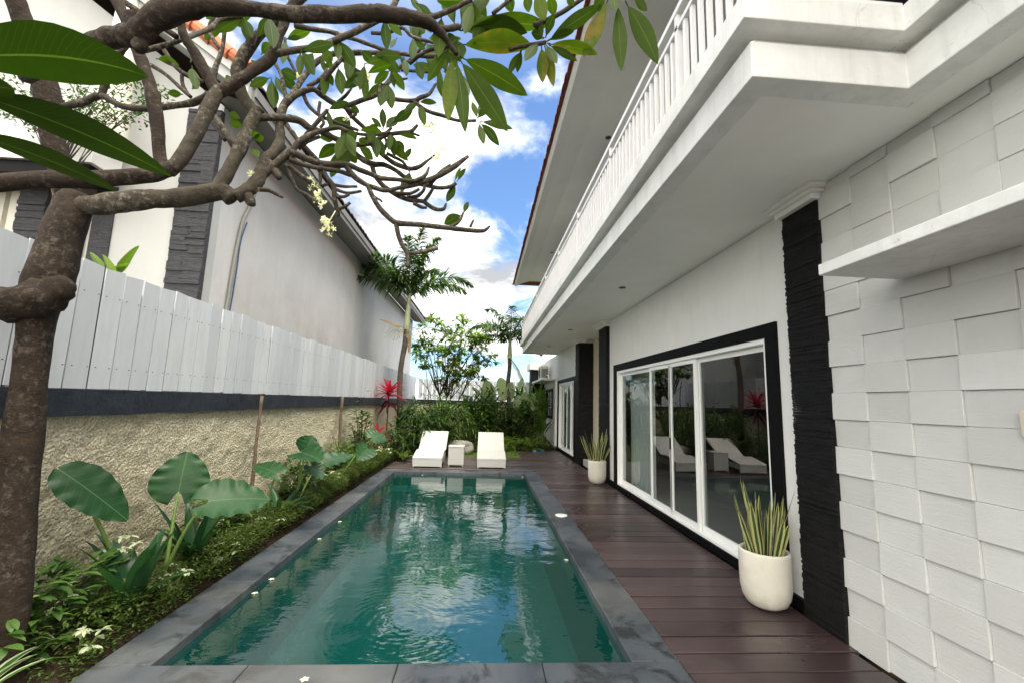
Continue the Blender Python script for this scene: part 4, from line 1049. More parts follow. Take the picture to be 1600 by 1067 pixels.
struct(q, 'ground_cover', 'mid_leaf', kind='stuff')

def bush(loc, rx, ry, h, n, ll, lw, mat, label, name='shrub', cat='shrub', prof='ellipse', droop=.8, base_z=0.0, group=None, elev=(.0, 1.1), whorl=1):
    t = thing(name, label, cat, loc, group)
    q = MB(); st = MB(); x0, y0, z0 = loc
    for i in range(n):
        th = rv(0, 6.28); zz_ = rng.random()**.7; rr = math.sqrt(rng.random())*math.sqrt(max(.05, 1-(abs(zz_-.45)/.75)**2))
        k = 1+.55*noise.noise(Vector((x0+math.cos(th)*1.6, y0+math.sin(th)*1.6, zz_*3)))
        c0 = Vector((x0+rx*rr*math.cos(th)*k, y0+ry*rr*math.sin(th)*k, z0+base_z+(h-base_z)*zz_*(1+.38*noise.noise(Vector((x0+rr*math.cos(th)*2.6, y0+rr*math.sin(th)*2.6, 8))))*(1.22 if rng.random() < .10 else 1)))
        if i % 9 == 0: st.tube([(x0+rr*.15*math.cos(th), y0+rr*.15*math.sin(th), z0), ((x0+c0.x)/2, (y0+c0.y)/2, z0+(c0.z-z0)*.6), c0], [.012, .009, .005], 5, False)
        a0 = th+rv(-1.0, 1.0)
        for j in range(whorl):
            a = a0+(6.28*j/whorl if whorl > 2 else rv(-.8, .8)*j)
            q.blade(c0, (math.cos(a), math.sin(a), rv(*elev)), ll*rv(.6, 1.15), lw*rv(.75, 1.2), droop*rv(.5, 1.4), prof, .2, 5)
    q.build('foliage', mat, t, True); st.build('stems', 'frangipani_bark', t); return t
bush((-1.75, 12.9, 0), .78, .6, 1.25, 900, .34, .055, 'dark_leaf', 'dense dark green shrub with narrow leaves behind the left sun lounger', prof='lance', droop=1.2, elev=(-.1, .9), whorl=2)
bush((-1.15, 14.0, 0), .85, .6, 1.4, 900, .36, .055, 'mid_leaf', 'dense green shrub with drooping narrow leaves under the small frangipani tree', prof='lance', droop=1.2, elev=(-.1, .9), whorl=2)
bush((-2.3, 12.1, 0), .35, .5, .75, 240, .28, .04, 'dark_leaf', 'dark narrow leaved shrub at the corner of hedge and deck', prof='lance', droop=1.2, whorl=2)
bush((-2.62, 9.75, .05), .22, .35, 1.2, 230, .16, .04, 'dark_leaf', 'small dark bushy shrub standing against the wall beside the far stake', elev=(.2, 1.2), whorl=2)
bush((-.1, 16.0, .1), .7, .5, 1.5, 520, .34, .075, 'mid_leaf', 'dark leafy shrub in the back garden left of the paddle leaves', elev=(.0, 1.2), whorl=2)
bush((.75, 15.9, .1), .55, .45, 1.25, 700, .15, .065, 'dark_leaf', 'dark small leaved shrub behind the right sun lounger', elev=(.0, 1.1), whorl=2)
bush((1.35, 16.2, .1), .55, .5, 1.25, 620, .16, .07, 'mid_leaf', 'green small leaved shrub below the paddle leaves', elev=(.0, 1.1), whorl=2)

for (y_, h_, mt, lb) in ((4.95, .42, 'mid_leaf', 'low green leafy shrub in the bed just before the nearer stake'), (6.9, .5, 'dark_leaf', 'low dark leafy shrub in the bed just past the bright elephant ear plant'),
                         (8.7, .55, 'mid_leaf', 'low green leafy shrub in the bed just before the far stake'), (10.6, .62, 'mid_leaf', 'low green leafy shrub in the bed past the dark bushy shrub'), (3.0, .34, 'dark_leaf', 'low dark leafy shrub at the wall foot beside the frangipani trunk')):
    bush((-2.68, y_, .08), .24, .5, h_, 260, .13, .038, mt, lb, elev=(.0, 1.2), whorl=2)

def canes(loc, n, h, label, spread=.3, mat='canna_leaf', name='heliconia', ll=.66, lw=.14):
    t = thing(name, label, 'plant', loc); x0, y0, z0 = loc; q = MB(); st = MB()
    for i in range(n):
        a = rv(0, 6.28); rr = spread*math.sqrt(rng.random()); b_ = Vector((x0+rr*math.cos(a), y0+rr*math.sin(a), z0)); hh = h*rv(.6, 1.0)
        top = b_+Vector((rv(-.15, .15), rv(-.15, .15), hh)); st.tube([b_, b_.lerp(top, .5)+Vector((rv(-.03, .03), 0, 0)), top], [.014, .012, .006], 5, False)
        for k in range(6):
            z = .25+.75*k/5; an = a+k*2.6; c0 = b_.lerp(top, z)
            q.blade(c0, (math.cos(an), math.sin(an), rv(1.0, 2.4)), ll*rv(.7, 1.1), lw*rv(.8, 1.2), rv(.5, 1.3), 'lance', .25, 7)
    q.build('leaves', mat, t, True); st.build('stems', 'stalk_green', t); return t
canes((2.15, 16.6, .1), 22, 1.95, 'tall heliconia clump with pointed leaves against the villa wall by the black framed window', .38)
canes((1.65, 17.2, .15), 18, 1.8, 'heliconia clump of upright green leaves below the air conditioner ledge', .32)
canes((.25, 17.4, .2), 16, 1.75, 'clump of upright pointed leaves left of the tall paddle plant', .35)
t = canes((-.35, 17.3, .2), 14, 1.55, 'clump of green pointed leaves right of the small frangipani trunk', .35)
q = MB()
for k in range(12):
    a = rv(0, 6.28); q.blade((1.93+rv(-.06, .06), 16.2+rv(-.06, .06), 1.2), (math.cos(a), math.sin(a), rv(.2, 1)), rv(.05, .09), .025, .3, 'ellipse', .1, 3)
q.tube([(1.96, 16.4, .3), (1.93, 16.2, 1.2)], .006, 5)
tag(centre(q.build('heliconia_flower', 'dry_flower', None), (1.96, 16.4, .1)), 'small orange flower head rising among the heliconia leaves', 'flower')
# tall pale paddle-leaved plant
t = thing('paddle_leaf_plant', 'tall plant with large pale paddle leaves in front of the far fence', 'plant', (1.05, 17.3, .15))
def paddle(base, c0, tip, wd, tilt):
    base, c0, tip = Vector(base), Vector(c0), Vector(tip)
    q = MB(); q.tube([base, base.lerp(c0, .6)+Vector((0, 0, .12)), c0], [.022, .016, .010], 6, False); s_ = q.build('stalk', 'stalk_green', t, True)
    q = MB(); q.between(c0, tip, wd*1.3, .06, tilt, 'paddle', .22, 12, None, .02); q.build('leaf', 'paddle_leaf', s_, True)
B0 = (1.05, 17.3, .15)
for (px, py, qx, qy, Y, wd, tl) in ((770, 628, 758, 594, 17.2, .42, .3), (788, 624, 781, 589, 17.4, .40, -.3), (796, 628, 799, 596, 17.0, .34, .5), (808, 616, 818, 590, 17.5, .22, .9), (752, 617, 737, 604, 17.2, .16, .9), (826, 640, 818, 612, 16.9, .36, .2),
                                    (804, 640, 812, 617, 16.7, .30, -.5), (828, 642, 842, 611, 16.6, .34, -.6), (762, 632, 752, 610, 17.6, .26, -.7)):
    paddle(B0, at(px, py, Y), at(qx, qy, Y-.1), wd, tl)
q = MB()
for k in range(3): 
    c0 = at(786+rv(-3, 3), 648, 17.2); q.between(at(785+rv(-6, 4), 622, 17.2), at(786+rv(-8, 5), 660, 17.0), .16, .0, rv(-1, 1), 'ellipse', .5, 8, None, .05)
q.build('dry_leaves', 'dead_leaf', t, True)
t = thing('paddle_leaf_plant', 'paddle leaved plant with large folded pale leaf beside the black stone pillar', 'plant', (1.9, 17.4, .15)); B0 = (1.9, 17.4, .15)
for (px, py, qx, qy, Y, wd, tl) in ((838, 645, 843, 611, 17.1, .40, .4), (846, 648, 850, 622, 16.9, .34, -.6), (829, 650, 832, 612, 17.4, .30, -.2)):
    paddle(B0, at(px, py, Y), at(qx, qy, Y-.1), wd, tl)
# fine palm-like fern plants and ferns on the lawn edge
def frond(mb, base, d, L_, droop, nl, ll, lw, vee=.5, dr2=.6, taper=True, seg=14, rach=.012, prof='lance', start=.12, plum=0):
    p_ = Vector(base); d = Vector(d).normalized(); path = [p_.copy()]; dirs = [d.copy()]
    for i in range(seg):
        d = (d+Vector((0, 0, -droop/seg*(.35+1.3*i/seg)))).normalized(); p_ = p_+d*(L_/seg); path.append(p_.copy()); dirs.append(d.copy())
    mb.tube(path, [rach*(1-.8*i/seg) for i in range(seg+1)], 5, False, smooth=False)
    for k in range(nl):
        t_ = start+(1-start)*(k+.5)/nl; f_ = t_*seg; i = min(seg-1, int(f_)); pp = path[i].lerp(path[i+1], f_-i); dd = dirs[i]
        sd = dd.cross(Vector((0, 0, 1))); sd = sd.normalized() if sd.length > .05 else Vector((1, 0, 0)); nm = sd.cross(dd)
        l_ = ll*(math.sin(math.pi*min(1, .18+t_*.80))**.7 if taper else 1)*rv(.85, 1.1)
        for sg in (-1, 1):
            dv = (sd*sg*(1-.35*t_)+dd*(.35+.7*t_)+nm*(vee*rv(.6, 1.3) if plum == 0 else rv(-plum*.6, plum))).normalized()
            mb.blade(pp, dv, l_, lw*rv(.8, 1.1), dr2*rv(.6, 1.4), prof, .25, 4, rv(-.3, .3))
def fern(loc, n, L_, label, mat='fern_leaf', name='fern', ll=.13, lw=.028, up=(1.0, 2.2), droop=2.0, nl=18):
    t = thing(name, label, 'plant', loc)
    for i in range(n):
        a = i*2.4+rv(-.4, .4); q = MB(); frond(q, loc, (math.cos(a), math.sin(a), rv(*up)), L_*rv(.75, 1.1), droop*rv(.8, 1.2), nl, ll, lw, .1, .5, True, 10, .005); q.build('frond', mat, t, True)
    return t
fern((.72, 14.4, .02), 14, .80, 'bright green arching fern right behind the right sun lounger')
fern((1.15, 14.9, .02), 14, .80, 'bright green arching fern at the lawn edge below the dark shrub')
fern((1.6, 15.1, .02), 14, .75, 'bright green arching fern beside the blue slippers')
fern((2.15, 15.35, .02), 10, .55, 'green fern at the foot of the heliconias by the villa wall')
fern((-.28, 13.9, .02), 9, .75, 'upright light green fern between the boulder and right lounger', up=(1.0, 1.9))
fern((-2.0, 11.6, .02), 7, .42, 'small pale fern at the deck corner beside the left lounger')
fern((-.05, 17.6, .35), 14, 1.5, 'fine feathery green palm fern in front of the far fence', 'mid_leaf', 'palm_fern', .22, .03, (1.0, 2.2), 1.5, 18)
fern((.5, 16.6, .25), 12, 1.25, 'yellow green feathery palm fern below the paddle leaves', 'fern_leaf', 'palm_fern', .26, .03, (.9, 1.9), 1.8, 16)
def cordyline(loc, stem, n, L_, wd, label, mat='red_leaf'):
    t = thing('cordyline', label, 'plant', loc); top = Vector(loc)+Vector((0, 0, stem))
    q = MB(); q.tube([loc, top], [.022, .016], 6, smooth=False); q.build('stem', 'frangipani_bark', t)
    q = MB()
    for i in range(n):
        a = i*2.4; el = .25+1.5*(i/n)**1.5; q.blade(top-Vector((0, 0, .12*(1-i/n))), (math.cos(a), math.sin(a), el), L_*rv(.8, 1.1), wd, .9*(1-.6*i/n), 'lance', .3, 7)
    q.build('leaves', mat, t, True)
    q = MB()
    for i in range(10):
        a = i*2.4; q.blade(top-Vector((0, 0, .2+.02*i)), (math.cos(a), math.sin(a), -.1), L_*.8, wd*.9, 1.3, 'lance', .3, 6)
    q.build('old_leaves', 'maroon_leaf', t, True)
cordyline((-2.66, 12.5, .08), 1.68, 30, .60, .11, 'tall crimson red cordyline in front of the far left palm trunk')
cordyline((-2.62, 11.4, .08), .66, 18, .38, .06, 'short crimson cordyline low against the wall before the dense shrub')

# palms
def palm(loc, top, r0, label, fronds, L_, droop, nl, ll, shaft, trunk_top_dark=False):
    t = thing('palm_tree', label, 'palm tree', loc); loc, top = Vector(loc), Vector(top); hgt = top.z-loc.z
    base = loc.lerp(top, 1-shaft/hgt)
    q = MB(); pts = [loc+(base-loc)*(i/8)+Vector((.05*math.sin(i*.9)*(1 if i < 8 else 0), 0, 0)) for i in range(9)]
    q.tube(pts, [r0*1.25]+[r0*(1-.12*i/8) for i in range(1, 9)], 12, True, .10); q.build('trunk', 'palm_bark', t, True)
    q = MB(); q.tube([base-Vector((0, 0, .02)), base.lerp(top, .15), base.lerp(top, .6), top, top+Vector((0, 0, .25))], [r0*1.0, r0*1.12, r0*.85, r0*.62, r0*.3], 12); q.build('crownshaft', 'crownshaft', t, True)
    for i, (a, el, k) in enumerate(fronds):
        q = MB(); frond(q, top-Vector((0, 0, .05)), (math.cos(a)*math.cos(el), math.sin(a)*math.cos(el), math.sin(el)), L_*k, droop*rv(.85, 1.15), nl, ll, .072, .30, 1.2, True, 16, .022, 'lance', .14, .9)
        q.build('frond', 'palm_leaf', t, True)
    return t
P1 = (-2.50, 13.0, .05); T1 = at(640, 462, 13.0)
pt = palm(P1, T1, .085, 'tall palm tree with arching fronds rising beside the grey neighbouring wall',
     [(R(182), R(52), 1.0), (R(195), R(40), .9), (R(8), R(48), 1.05), (R(350), R(36), .9), (R(95), R(75), .9), (R(270), R(72), .95), (R(60), R(62), .9), (R(230), R(58), .9), (R(300), R(78), 1.0), (R(130), R(60), .85), (R(20), R(78), 1.05)], 2.1, 1.5, 62, .58, 1.05)
q = MB()
tb = Vector(P1).lerp(T1, 1-1.05/(T1.z-.05))
for i in range(26):
    a = rv(0, 6.28); st_ = tb+Vector((.08*math.cos(a), .08*math.sin(a), rv(-.1, .12))); L_ = rv(.25, .55)
    q.tube([st_, st_+Vector((math.cos(a)*L_*.6, math.sin(a)*L_*.6, .02)), st_+Vector((math.cos(a)*L_, math.sin(a)*L_, -.22))], [.006, .005, .003], 4, False)
    for j in range(9):
        f_ = rv(.4, 1); q.blade(st_+Vector((math.cos(a)*L_*f_, math.sin(a)*L_*f_, -.16*f_)), (rv(-1, 1), rv(-1, 1), rv(-1, .3)), .12, .012, .4, 'lance', .1, 2)
q.build('flower_sprays', 'dry_flower', pt)
q = MB(); q.between(tb+Vector((-.1, -.05, .05)), tb+Vector((-.85, -.1, .28)), .16, .04, .9, 'lance', .6, 8); q.between(tb+Vector((.1, -.08, -.1)), tb+Vector((.14, -.1, -.75)), .12, 0, .3, 'strap', .5, 8); q.build('dry_sheath', 'dead_leaf', pt, True)
T2 = at(797, 530, 17.0)
pt2 = palm((1.02, 17.0, .12), T2, .09, 'shorter palm tree with drooping fronds near the balcony end',
     [(R(180), R(50), 1.0), (R(200), R(20), .95), (R(5), R(45), 1.0), (R(340), R(15), .8), (R(80), R(70), .9), (R(270), R(70), .9), (R(150), R(72), 1.0), (R(30), R(68), 1.0), (R(225), R(45), .9), (R(315), R(40), .9), (R(100), R(40), .8)], 1.95, 1.8, 50, .56, .75)
q = MB(); frond(q, T2-Vector((0, .05, .7)), (.35, -.3, -.5), 1.75, 1.0, 26, .30, .035, .1, 1.2, True, 12, .02); q.build('hanging_frond', 'paddle_leaf', pt2, True)

# small frangipani tree at the back
def small_tree(loc, label):
    t = thing('frangipani_tree', label, 'tree', loc); br = MB(); lf = MB(); base = Vector(loc); cc = at(709, 552, 16.2)
    forks = []
    for (dx, dy, h, r_) in ((-.05, .0, .75, .075), (.32, -.05, .95, .06)):
        p1 = base+Vector((dx*.3, dy, h*.5)); p2 = base+Vector((dx*1.1-.05, dy, h))
        br.tube([base+Vector((dx*.2, 0, -.05)), p1, p2], [r_*1.15, r_, r_*.85], 9, False, .15)
        for (ex, ey, ez) in ((-.62, .1, .55), (.5, -.15, .6), (-.1, .45, .7), (.15, -.45, .65), (-.35, -.3, .8), (.6, .25, .45)):
            q_ = p2+Vector((ex*.8, ey*.8, ez*.8)); br.tube([p2, p2.lerp(q_, .5)+Vector((0, 0, -.04)), q_], [r_*.62, r_*.5, r_*.38], 7, False, .12); forks.append((q_, r_*.36))
    subs = []
    for k in range(40):
        v = Vector((rv(-1, 1), rv(-1, 1), rv(-.75, .8)))
        if v.length > 1: v.normalize()
        c0 = cc+Vector((v.x*1.15, v.y*.9, v.z*1.0)); f_, r_ = min(forks, key=lambda g_: (g_[0]-c0).length+rv(0, .3))
        br.tube([f_, f_.lerp(c0, .5)+Vector((rv(-.08, .08), rv(-.08, .08), -.06)), c0], [r_*.8, .014, .011], 6, False); subs.append((c0, .011))
    for k in range(250):
        while True:
            v = Vector((rv(-1, 1), rv(-1, 1), rv(-1, 1)))
            if .1 < v.length < 1: break
        v *= (1/max(v.length, .01))**.30
        c0 = cc+Vector((v.x*1.62, v.y*1.25, v.z*1.42+.05))*(1+.14*noise.noise(v*2.2+Vector((5, 1, 0))))
        if noise.noise(c0*1.3+Vector((2, 7, 1))) < -.28: continue
        f_, r_ = min(subs, key=lambda g_: (g_[0]-c0).length+rv(0, .15))
        m_ = f_.lerp(c0, .55)+Vector((rv(-.04, .04), rv(-.04, .04), rv(-.05, .03)))
        br.tube([f_, m_, c0], [.010, .008, .006], 5, False)
        d = (c0-m_).normalized()
        for j in range(int(rv(9, 15))):
            a = rv(0, 6.28); lf.blade(c0-d*rv(0, .12), (math.cos(a)+d.x*.7, math.sin(a)+d.y*.7, rv(-.3, .9)), rv(.19, .32), rv(.07, .11), rv(.4, 1.1), 'obovate', .2, 4)
    br.build('trunk', 'frangipani_bark', t, True); lf.build('crown', 'tree_leaf', t, True)
rng.seed(21)
small_tree((-1.6, 16.2, .15), 'small round leafy frangipani tree with forked trunk in the far garden')
q = MB(); q.tube([at(676, 640, 17), at(670, 610, 17), at(652, 588, 17)], [.02, .014, .008], 5); q.tube([at(668, 606, 17), at(674, 598, 17)], [.01, .006], 5, smooth=False)
tag(centre(q.build('bare_sapling', 'frangipani_bark', None, True), at(676, 640, 17)), 'thin bare forked sapling in front of the far fence corner', 'sapling')

# plants beyond the fence on the left
t = thing('broad_leaf_plant', 'plant with bright green leaf tips showing above the near left fence', 'plant', (-3.35, 3.65, 0))
q = MB()
for (a, b_, wd, tl) in (((185, 430), (218, 384), .085, .5), ((180, 440), (160, 398), .08, -.4), ((172, 430), (205, 412), .07, .9), ((160, 420), (140, 394), .07, .2)):
    q.between(at(*a, 3.75), at(*b_, 3.72), wd, .08, tl, 'lance', .5, 8)
q.tube([(-3.35, 3.65, 0), (-3.36, 3.7, 1.5), at(180, 440, 3.75)], [.03, .025, .015], 6, False)
q.build('leaves', 'bright_leaf', t, True)
t = thing('lacy_tree', 'fine leaved lacy tree in front of the white neighbouring facade behind the branches', 'tree', (-5.0, 5.1, 0))
q = MB(); lf = MB(); q.tube([(-5.0, 5.1, 0), (-5.02, 5.05, 2.5), (-4.95, 5.0, 4.4)], [.05, .04, .02], 7)
for k in range(46):
    px_, py_ = rv(-20, 275), rv(105, 178); 
    if px_ > 230 and py_ < 130: continue
    e_ = at(px_, py_+rv(-4, 8), rv(4.9, 5.25)); s_ = Vector((-4.97, 5.02, rv(3.6, 4.4))); m_ = s_.lerp(e_, .5)+Vector((0, 0, .2)); q.tube([s_, m_, e_], [.008, .005, .002], 4, False)
    for j in range(42):
        c0 = m_.lerp(e_, rv(.1, 1.1))+Vector((rv(-.1, .1), rv(-.1, .1), rv(-.08, .06))); a = rv(0, 6.28); lf.blade(c0, (math.cos(a), math.sin(a), rv(-.6, .6)), rv(.04, .07), .024, .3, 'ellipse', .1, 2)
q.build('trunk', 'frangipani_bark', t); lf.build('crown', 'dark_leaf', t)

# ================================================================== the large frangipani in the foreground
T = thing('frangipani_tree', 'large old frangipani tree leaning over the pool from the left with knotted branches', 'tree', (-2.44, 2.76, 0))
def R_(wpx, Y, px=800, py=533): return wpx*.5*Y/FPX*1.04/math.sqrt(1+((px-800)/FPX)**2+((py-533)/FPX)**2)**.85
def limb(name, pts, mat='frangipani_bark', n=10, rough=.16):
    """pts: (px, py, depth, width in px)"""
    q = MB(); q.tube([at(a, b_, Y) for a, b_, Y, w_ in pts], [R_(w_, Y, a, b_) for a, b_, Y, w_ in pts], n, True, rough); return q.build(name, mat, T, True)
limb('trunk', [(-4, 1110, 2.74, 80), (1, 1050, 2.74, 76), (10, 940, 2.74, 71), (19, 830, 2.74, 67), (34, 700, 2.74, 61), (46, 600, 2.74, 55), (54, 530, 2.74, 50), (62, 480, 2.74, 62), (72, 450, 2.74, 74), (84, 415, 2.74, 72), (97, 370, 2.75, 68), (112, 330, 2.76, 64), (122, 305, 2.77, 52)], 'trunk_bark', 18, .10)
limb('burl', [(-30, 470, 2.66, 40), (0, 474, 2.66, 62), (35, 474, 2.66, 72), (72, 462, 2.67, 70), (98, 448, 2.68, 50), (112, 440, 2.69, 22)], 'trunk_bark', 16, .34)
limb('branch', [(112, 320, 2.76, 40), (150, 322, 2.74, 38), (200, 314, 2.74, 36), (250, 311, 2.76, 37), (300, 306, 2.8, 36), (345, 299, 2.85, 34), (364, 312, 2.87, 27)], 'frangipani_bark', 14, .26)
limb('branch', [(338, 302, 2.84, 30), (352, 276, 2.88, 25), (372, 238, 2.94, 24), (388, 203, 3.0, 22), (398, 182, 3.02, 24), (404, 172, 3.03, 22)], 'frangipani_bark', 12, .22)
limb('branch', [(403, 178, 3.03, 22), (385, 160, 3.0, 20), (374, 138, 2.96, 21), (372, 110, 2.93, 22), (386, 80, 2.9, 23), (408, 52, 2.87, 21), (440, 26, 2.84, 19), (480, -10, 2.8, 18)], 'frangipani_bark', 12, .24)
limb('branch', [(368, 308, 2.88, 26), (384, 300, 2.9, 26), (400, 286, 2.94, 24), (409, 268, 2.97, 22), (414, 252, 3.0, 20), (426, 240, 3.05, 19), (437, 222, 3.1, 17), (437, 190, 3.12, 15), (444, 165, 3.15, 15), (462, 140, 3.2, 11), (478, 115, 3.25, 11), (498, 95, 3.3, 11), (525, 84, 3.32, 10), (555, 83, 3.34, 10), (585, 83, 3.36, 9), (597, 84, 3.36, 8)], 'frangipani_bark', 12, .2)
limb('branch_stub', [(386, 304, 2.9, 20), (392, 316, 2.9, 18), (397, 321, 2.9, 8)], 'frangipani_bark', 10, .3)
limb('branch_stub', [(416, 252, 3.0, 16), (432, 272, 3.0, 14), (437, 280, 3.0, 9)], 'frangipani_bark', 10, .3)
limb('branch', [(403, 184, 3.03, 14), (440, 184, 3.1, 13), (468, 189, 3.16, 13), (484, 201, 3.2, 12), (503, 207, 3.24, 11), (526, 218, 3.3, 11), (540, 224, 3.33, 11), (553, 239, 3.4, 11), (569, 251, 3.45, 11), (583, 257, 3.5, 10), (600, 258, 3.55, 9), (617, 266, 3.6, 8), (632, 277, 3.65, 8), (648, 285, 3.7, 8), (664, 289, 3.75, 8), (686, 294, 3.8, 7), (704, 292, 3.84, 6), (712, 287, 3.86, 6)])
limb('branch', [(444, 166, 3.15, 12), (458, 152, 3.15, 12), (474, 143, 3.18, 11), (490, 140, 3.2, 10), (502, 149, 3.24, 10), (524, 163, 3.3, 10), (540, 166, 3.34, 10), (566, 157, 3.38, 9), (590, 147, 3.4, 9), (606, 130, 3.42, 9), (622, 108, 3.44, 8), (645, 90, 3.46, 7), (666, 66, 3.48, 6)])
limb('branch', [(594, 146, 3.4, 8), (614, 155, 3.4, 8), (645, 158, 3.42, 8), (657, 153, 3.43, 8), (671, 147, 3.44, 7), (681, 131, 3.45, 4)])
limb('branch', [(646, 159, 3.42, 7), (668, 174, 3.42, 7), (694, 182, 3.42, 7), (716, 189, 3.42, 6), (744, 189, 3.42, 5)])
limb('branch', [(597, 84, 3.36, 7), (596, 110, 3.38, 7), (593, 140, 3.38, 7), (592, 160, 3.38, 5)])
limb('branch', [(538, 166, 3.34, 9), (550, 183, 3.38, 8), (568, 199, 3.42, 8), (578, 212, 3.45, 8), (581, 227, 3.48, 8), (599, 243, 3.5, 8), (617, 256, 3.54, 8), (640, 264, 3.58, 8), (655, 261, 3.6, 7), (666, 253, 3.62, 5), (679, 243, 3.64, 2.5)])
limb('branch', [(407, 277, 2.97, 14), (430, 257, 3.0, 14), (455, 235, 3.04, 14)], 'frangipani_bark', 10, .2)
limb('branch', [(455, 238, 3.04, 12), (480, 249, 3.1, 12), (505, 257, 3.15, 12), (541, 258, 3.22, 11), (560, 265, 3.26, 9), (578, 272, 3.3, 8), (596, 279, 3.34, 8), (620, 281, 3.38, 7), (645, 283, 3.4, 7), (664, 275, 3.44, 6), (670, 262, 3.46, 4)])
limb('branch', [(541, 260, 3.22, 9), (553, 276, 3.24, 9), (569, 287, 3.28, 9), (586, 294, 3.32, 8), (604, 298, 3.36, 8), (624, 294, 3.4, 8), (650, 288, 3.44, 9), (666, 283, 3.46, 9), (688, 274, 3.5, 9), (712, 259, 3.54, 9), (731, 245, 3.58, 5)])
limb('branch', [(581, 258, 3.5, 8), (587, 277, 3.5, 8), (602, 293, 3.5, 8), (620, 305, 3.52, 8), (640, 313, 3.55, 8), (660, 315, 3.58, 7), (668, 320, 3.6, 7), (680, 327, 3.62, 7), (693, 327, 3.64, 6), (697, 318, 3.65, 3)])
limb('branch', [(574, 289, 3.3, 8), (582, 307, 3.3, 8), (592, 324, 3.3, 9), (604, 337, 3.3, 9), (620, 349, 3.3, 9), (650, 351, 3.32, 8), (694, 356, 3.35, 8), (730, 360, 3.38, 7), (755, 361, 3.4, 6), (765, 354, 3.42, 3)])
limb('branch', [(619, 351, 3.3, 8), (623, 370, 3.3, 8), (630, 386, 3.3, 8), (637, 397, 3.3, 8), (637, 418, 3.3, 6)])
limb('branch', [(636, 397, 3.3, 7), (660, 394, 3.28, 7), (684, 388, 3.26, 6)])
limb('branch', [(704, 355, 3.36, 6), (718, 346, 3.37, 5), (724, 332, 3.38, 3)])
limb('branch', [(663, 315, 3.58, 6), (671, 304, 3.57, 6), (677, 294, 3.56, 5)])
limb('branch', [(540, 226, 3.33, 10), (568, 226, 3.38, 9), (586, 221, 3.42, 9), (602, 212, 3.46, 8), (625, 208, 3.5, 8), (642, 206, 3.52, 7), (652, 196, 3.54, 5)])
limb('branch', [(602, 210, 3.46, 6), (612, 200, 3.46, 5)]); limb('branch', [(640, 207, 3.52, 5), (656, 213, 3.54, 4)])
limb('branch', [(452, 250, 3.02, 9), (477, 259, 3.08, 8), (503, 264, 3.14, 8), (530, 268, 3.2, 8), (548, 275, 3.25, 7)])
limb('branch', [(501, 258, 3.14, 8), (509, 275, 3.16, 8), (521, 292, 3.18, 8), (523, 312, 3.2, 8), (529, 338, 3.22, 6)])
for pts in ([(521, 289), (538, 292), (558, 292)], [(524, 296), (543, 302), (565, 299)], [(525, 307), (537, 308), (546, 304)], [(530, 327), (540, 323), (547, 317)], [(502, 292), (512, 288), (516, 285)]):
    limb('twig', [(a, b_, 3.19, 6-.7*i) for i, (a, b_) in enumerate(pts)], n=7)
limb('branch', [(447, 257, 3.02, 7), (456, 280, 3.04, 7), (465, 297, 3.06, 6), (480, 305, 3.08, 6), (496, 316, 3.1, 4)])
limb('branch', [(451, 259, 3.02, 8), (471, 275, 3.06, 7), (486, 286, 3.1, 7), (499, 294, 3.12, 6), (497, 320, 3.14, 5)])
limb('branch', [(501, 266, 3.15, 7), (500, 285, 3.15, 6), (497, 300, 3.15, 5)])
limb('twig', [(398, 296, 2.92, 8), (412, 297, 2.94, 8), (421, 298, 2.95, 7), (432, 304, 2.95, 6), (442, 309, 2.95, 4)], n=7)
# left cross limb, forks and the thick overhead limb
limb('branch', [(-60, 292, 2.0, 42), (0, 287, 2.05, 38), (60, 281, 2.1, 36), (130, 280, 2.15, 34), (200, 277, 2.2, 32), (240, 272, 2.23, 31), (268, 264, 2.25, 26), (276, 268, 2.25, 12)], 'trunk_bark', 14, .18)
limb('branch', [(262, 268, 2.25, 28), (280, 252, 2.27, 26), (298, 222, 2.3, 26), (316, 190, 2.33, 26), (332, 158, 2.36, 25), (342, 142, 2.38, 25)], 'frangipani_bark', 12, .2)
limb('branch', [(340, 146, 2.38, 24), (324, 118, 2.36, 22), (306, 86, 2.33, 22), (291, 62, 2.3, 20), (283, 40, 2.28, 16), (278, -10, 2.25, 16)], 'trunk_bark', 12, .2)
limb('branch', [(342, 146, 2.38, 24), (368, 130, 2.4, 22), (396, 112, 2.42, 21), (424, 90, 2.44, 22), (434, 60, 2.45, 18), (447, 32, 2.46, 17), (462, -8, 2.47, 16)], 'trunk_bark', 12, .2)
limb('branch', [(428, 85, 2.44, 15), (462, 79, 2.48, 13), (498, 73, 2.52, 12), (532, 60, 2.56, 13), (565, 45, 2.6, 13), (598, 27, 2.64, 13), (614, 10, 2.66, 11), (626, -14, 2.68, 11)])
limb('branch', [(176, -12, 2.2, 24), (192, 22, 2.2, 24), (212, 70, 2.2, 24), (230, 120, 2.21, 24), (240, 158, 2.22, 27), (246, 200, 2.23, 23), (250, 245, 2.24, 22), (256, 270, 2.24, 20)], 'trunk_bark', 12, .22)
limb('branch', [(110, 306, 2.76, 44), (94, 262, 2.72, 40), (82, 210, 2.68, 42), (74, 150, 2.64, 44), (58, 90, 2.6, 44), (34, 30, 2.55, 42), (18, -20, 2.5, 40)], 'trunk_bark', 14, .2)
limb('branch', [(98, 168, 2.66, 16), (130, 160, 2.66, 15), (158, 150, 2.66, 14), (190, 166, 2.62, 13), (228, 170, 2.6, 13), (270, 166, 2.58, 13), (305, 160, 2.56, 14), (325, 148, 2.5, 13)])
limb('branch', [(158, 152, 2.66, 14), (168, 122, 2.64, 14), (186, 84, 2.6, 17), (200, 62, 2.58, 20)])
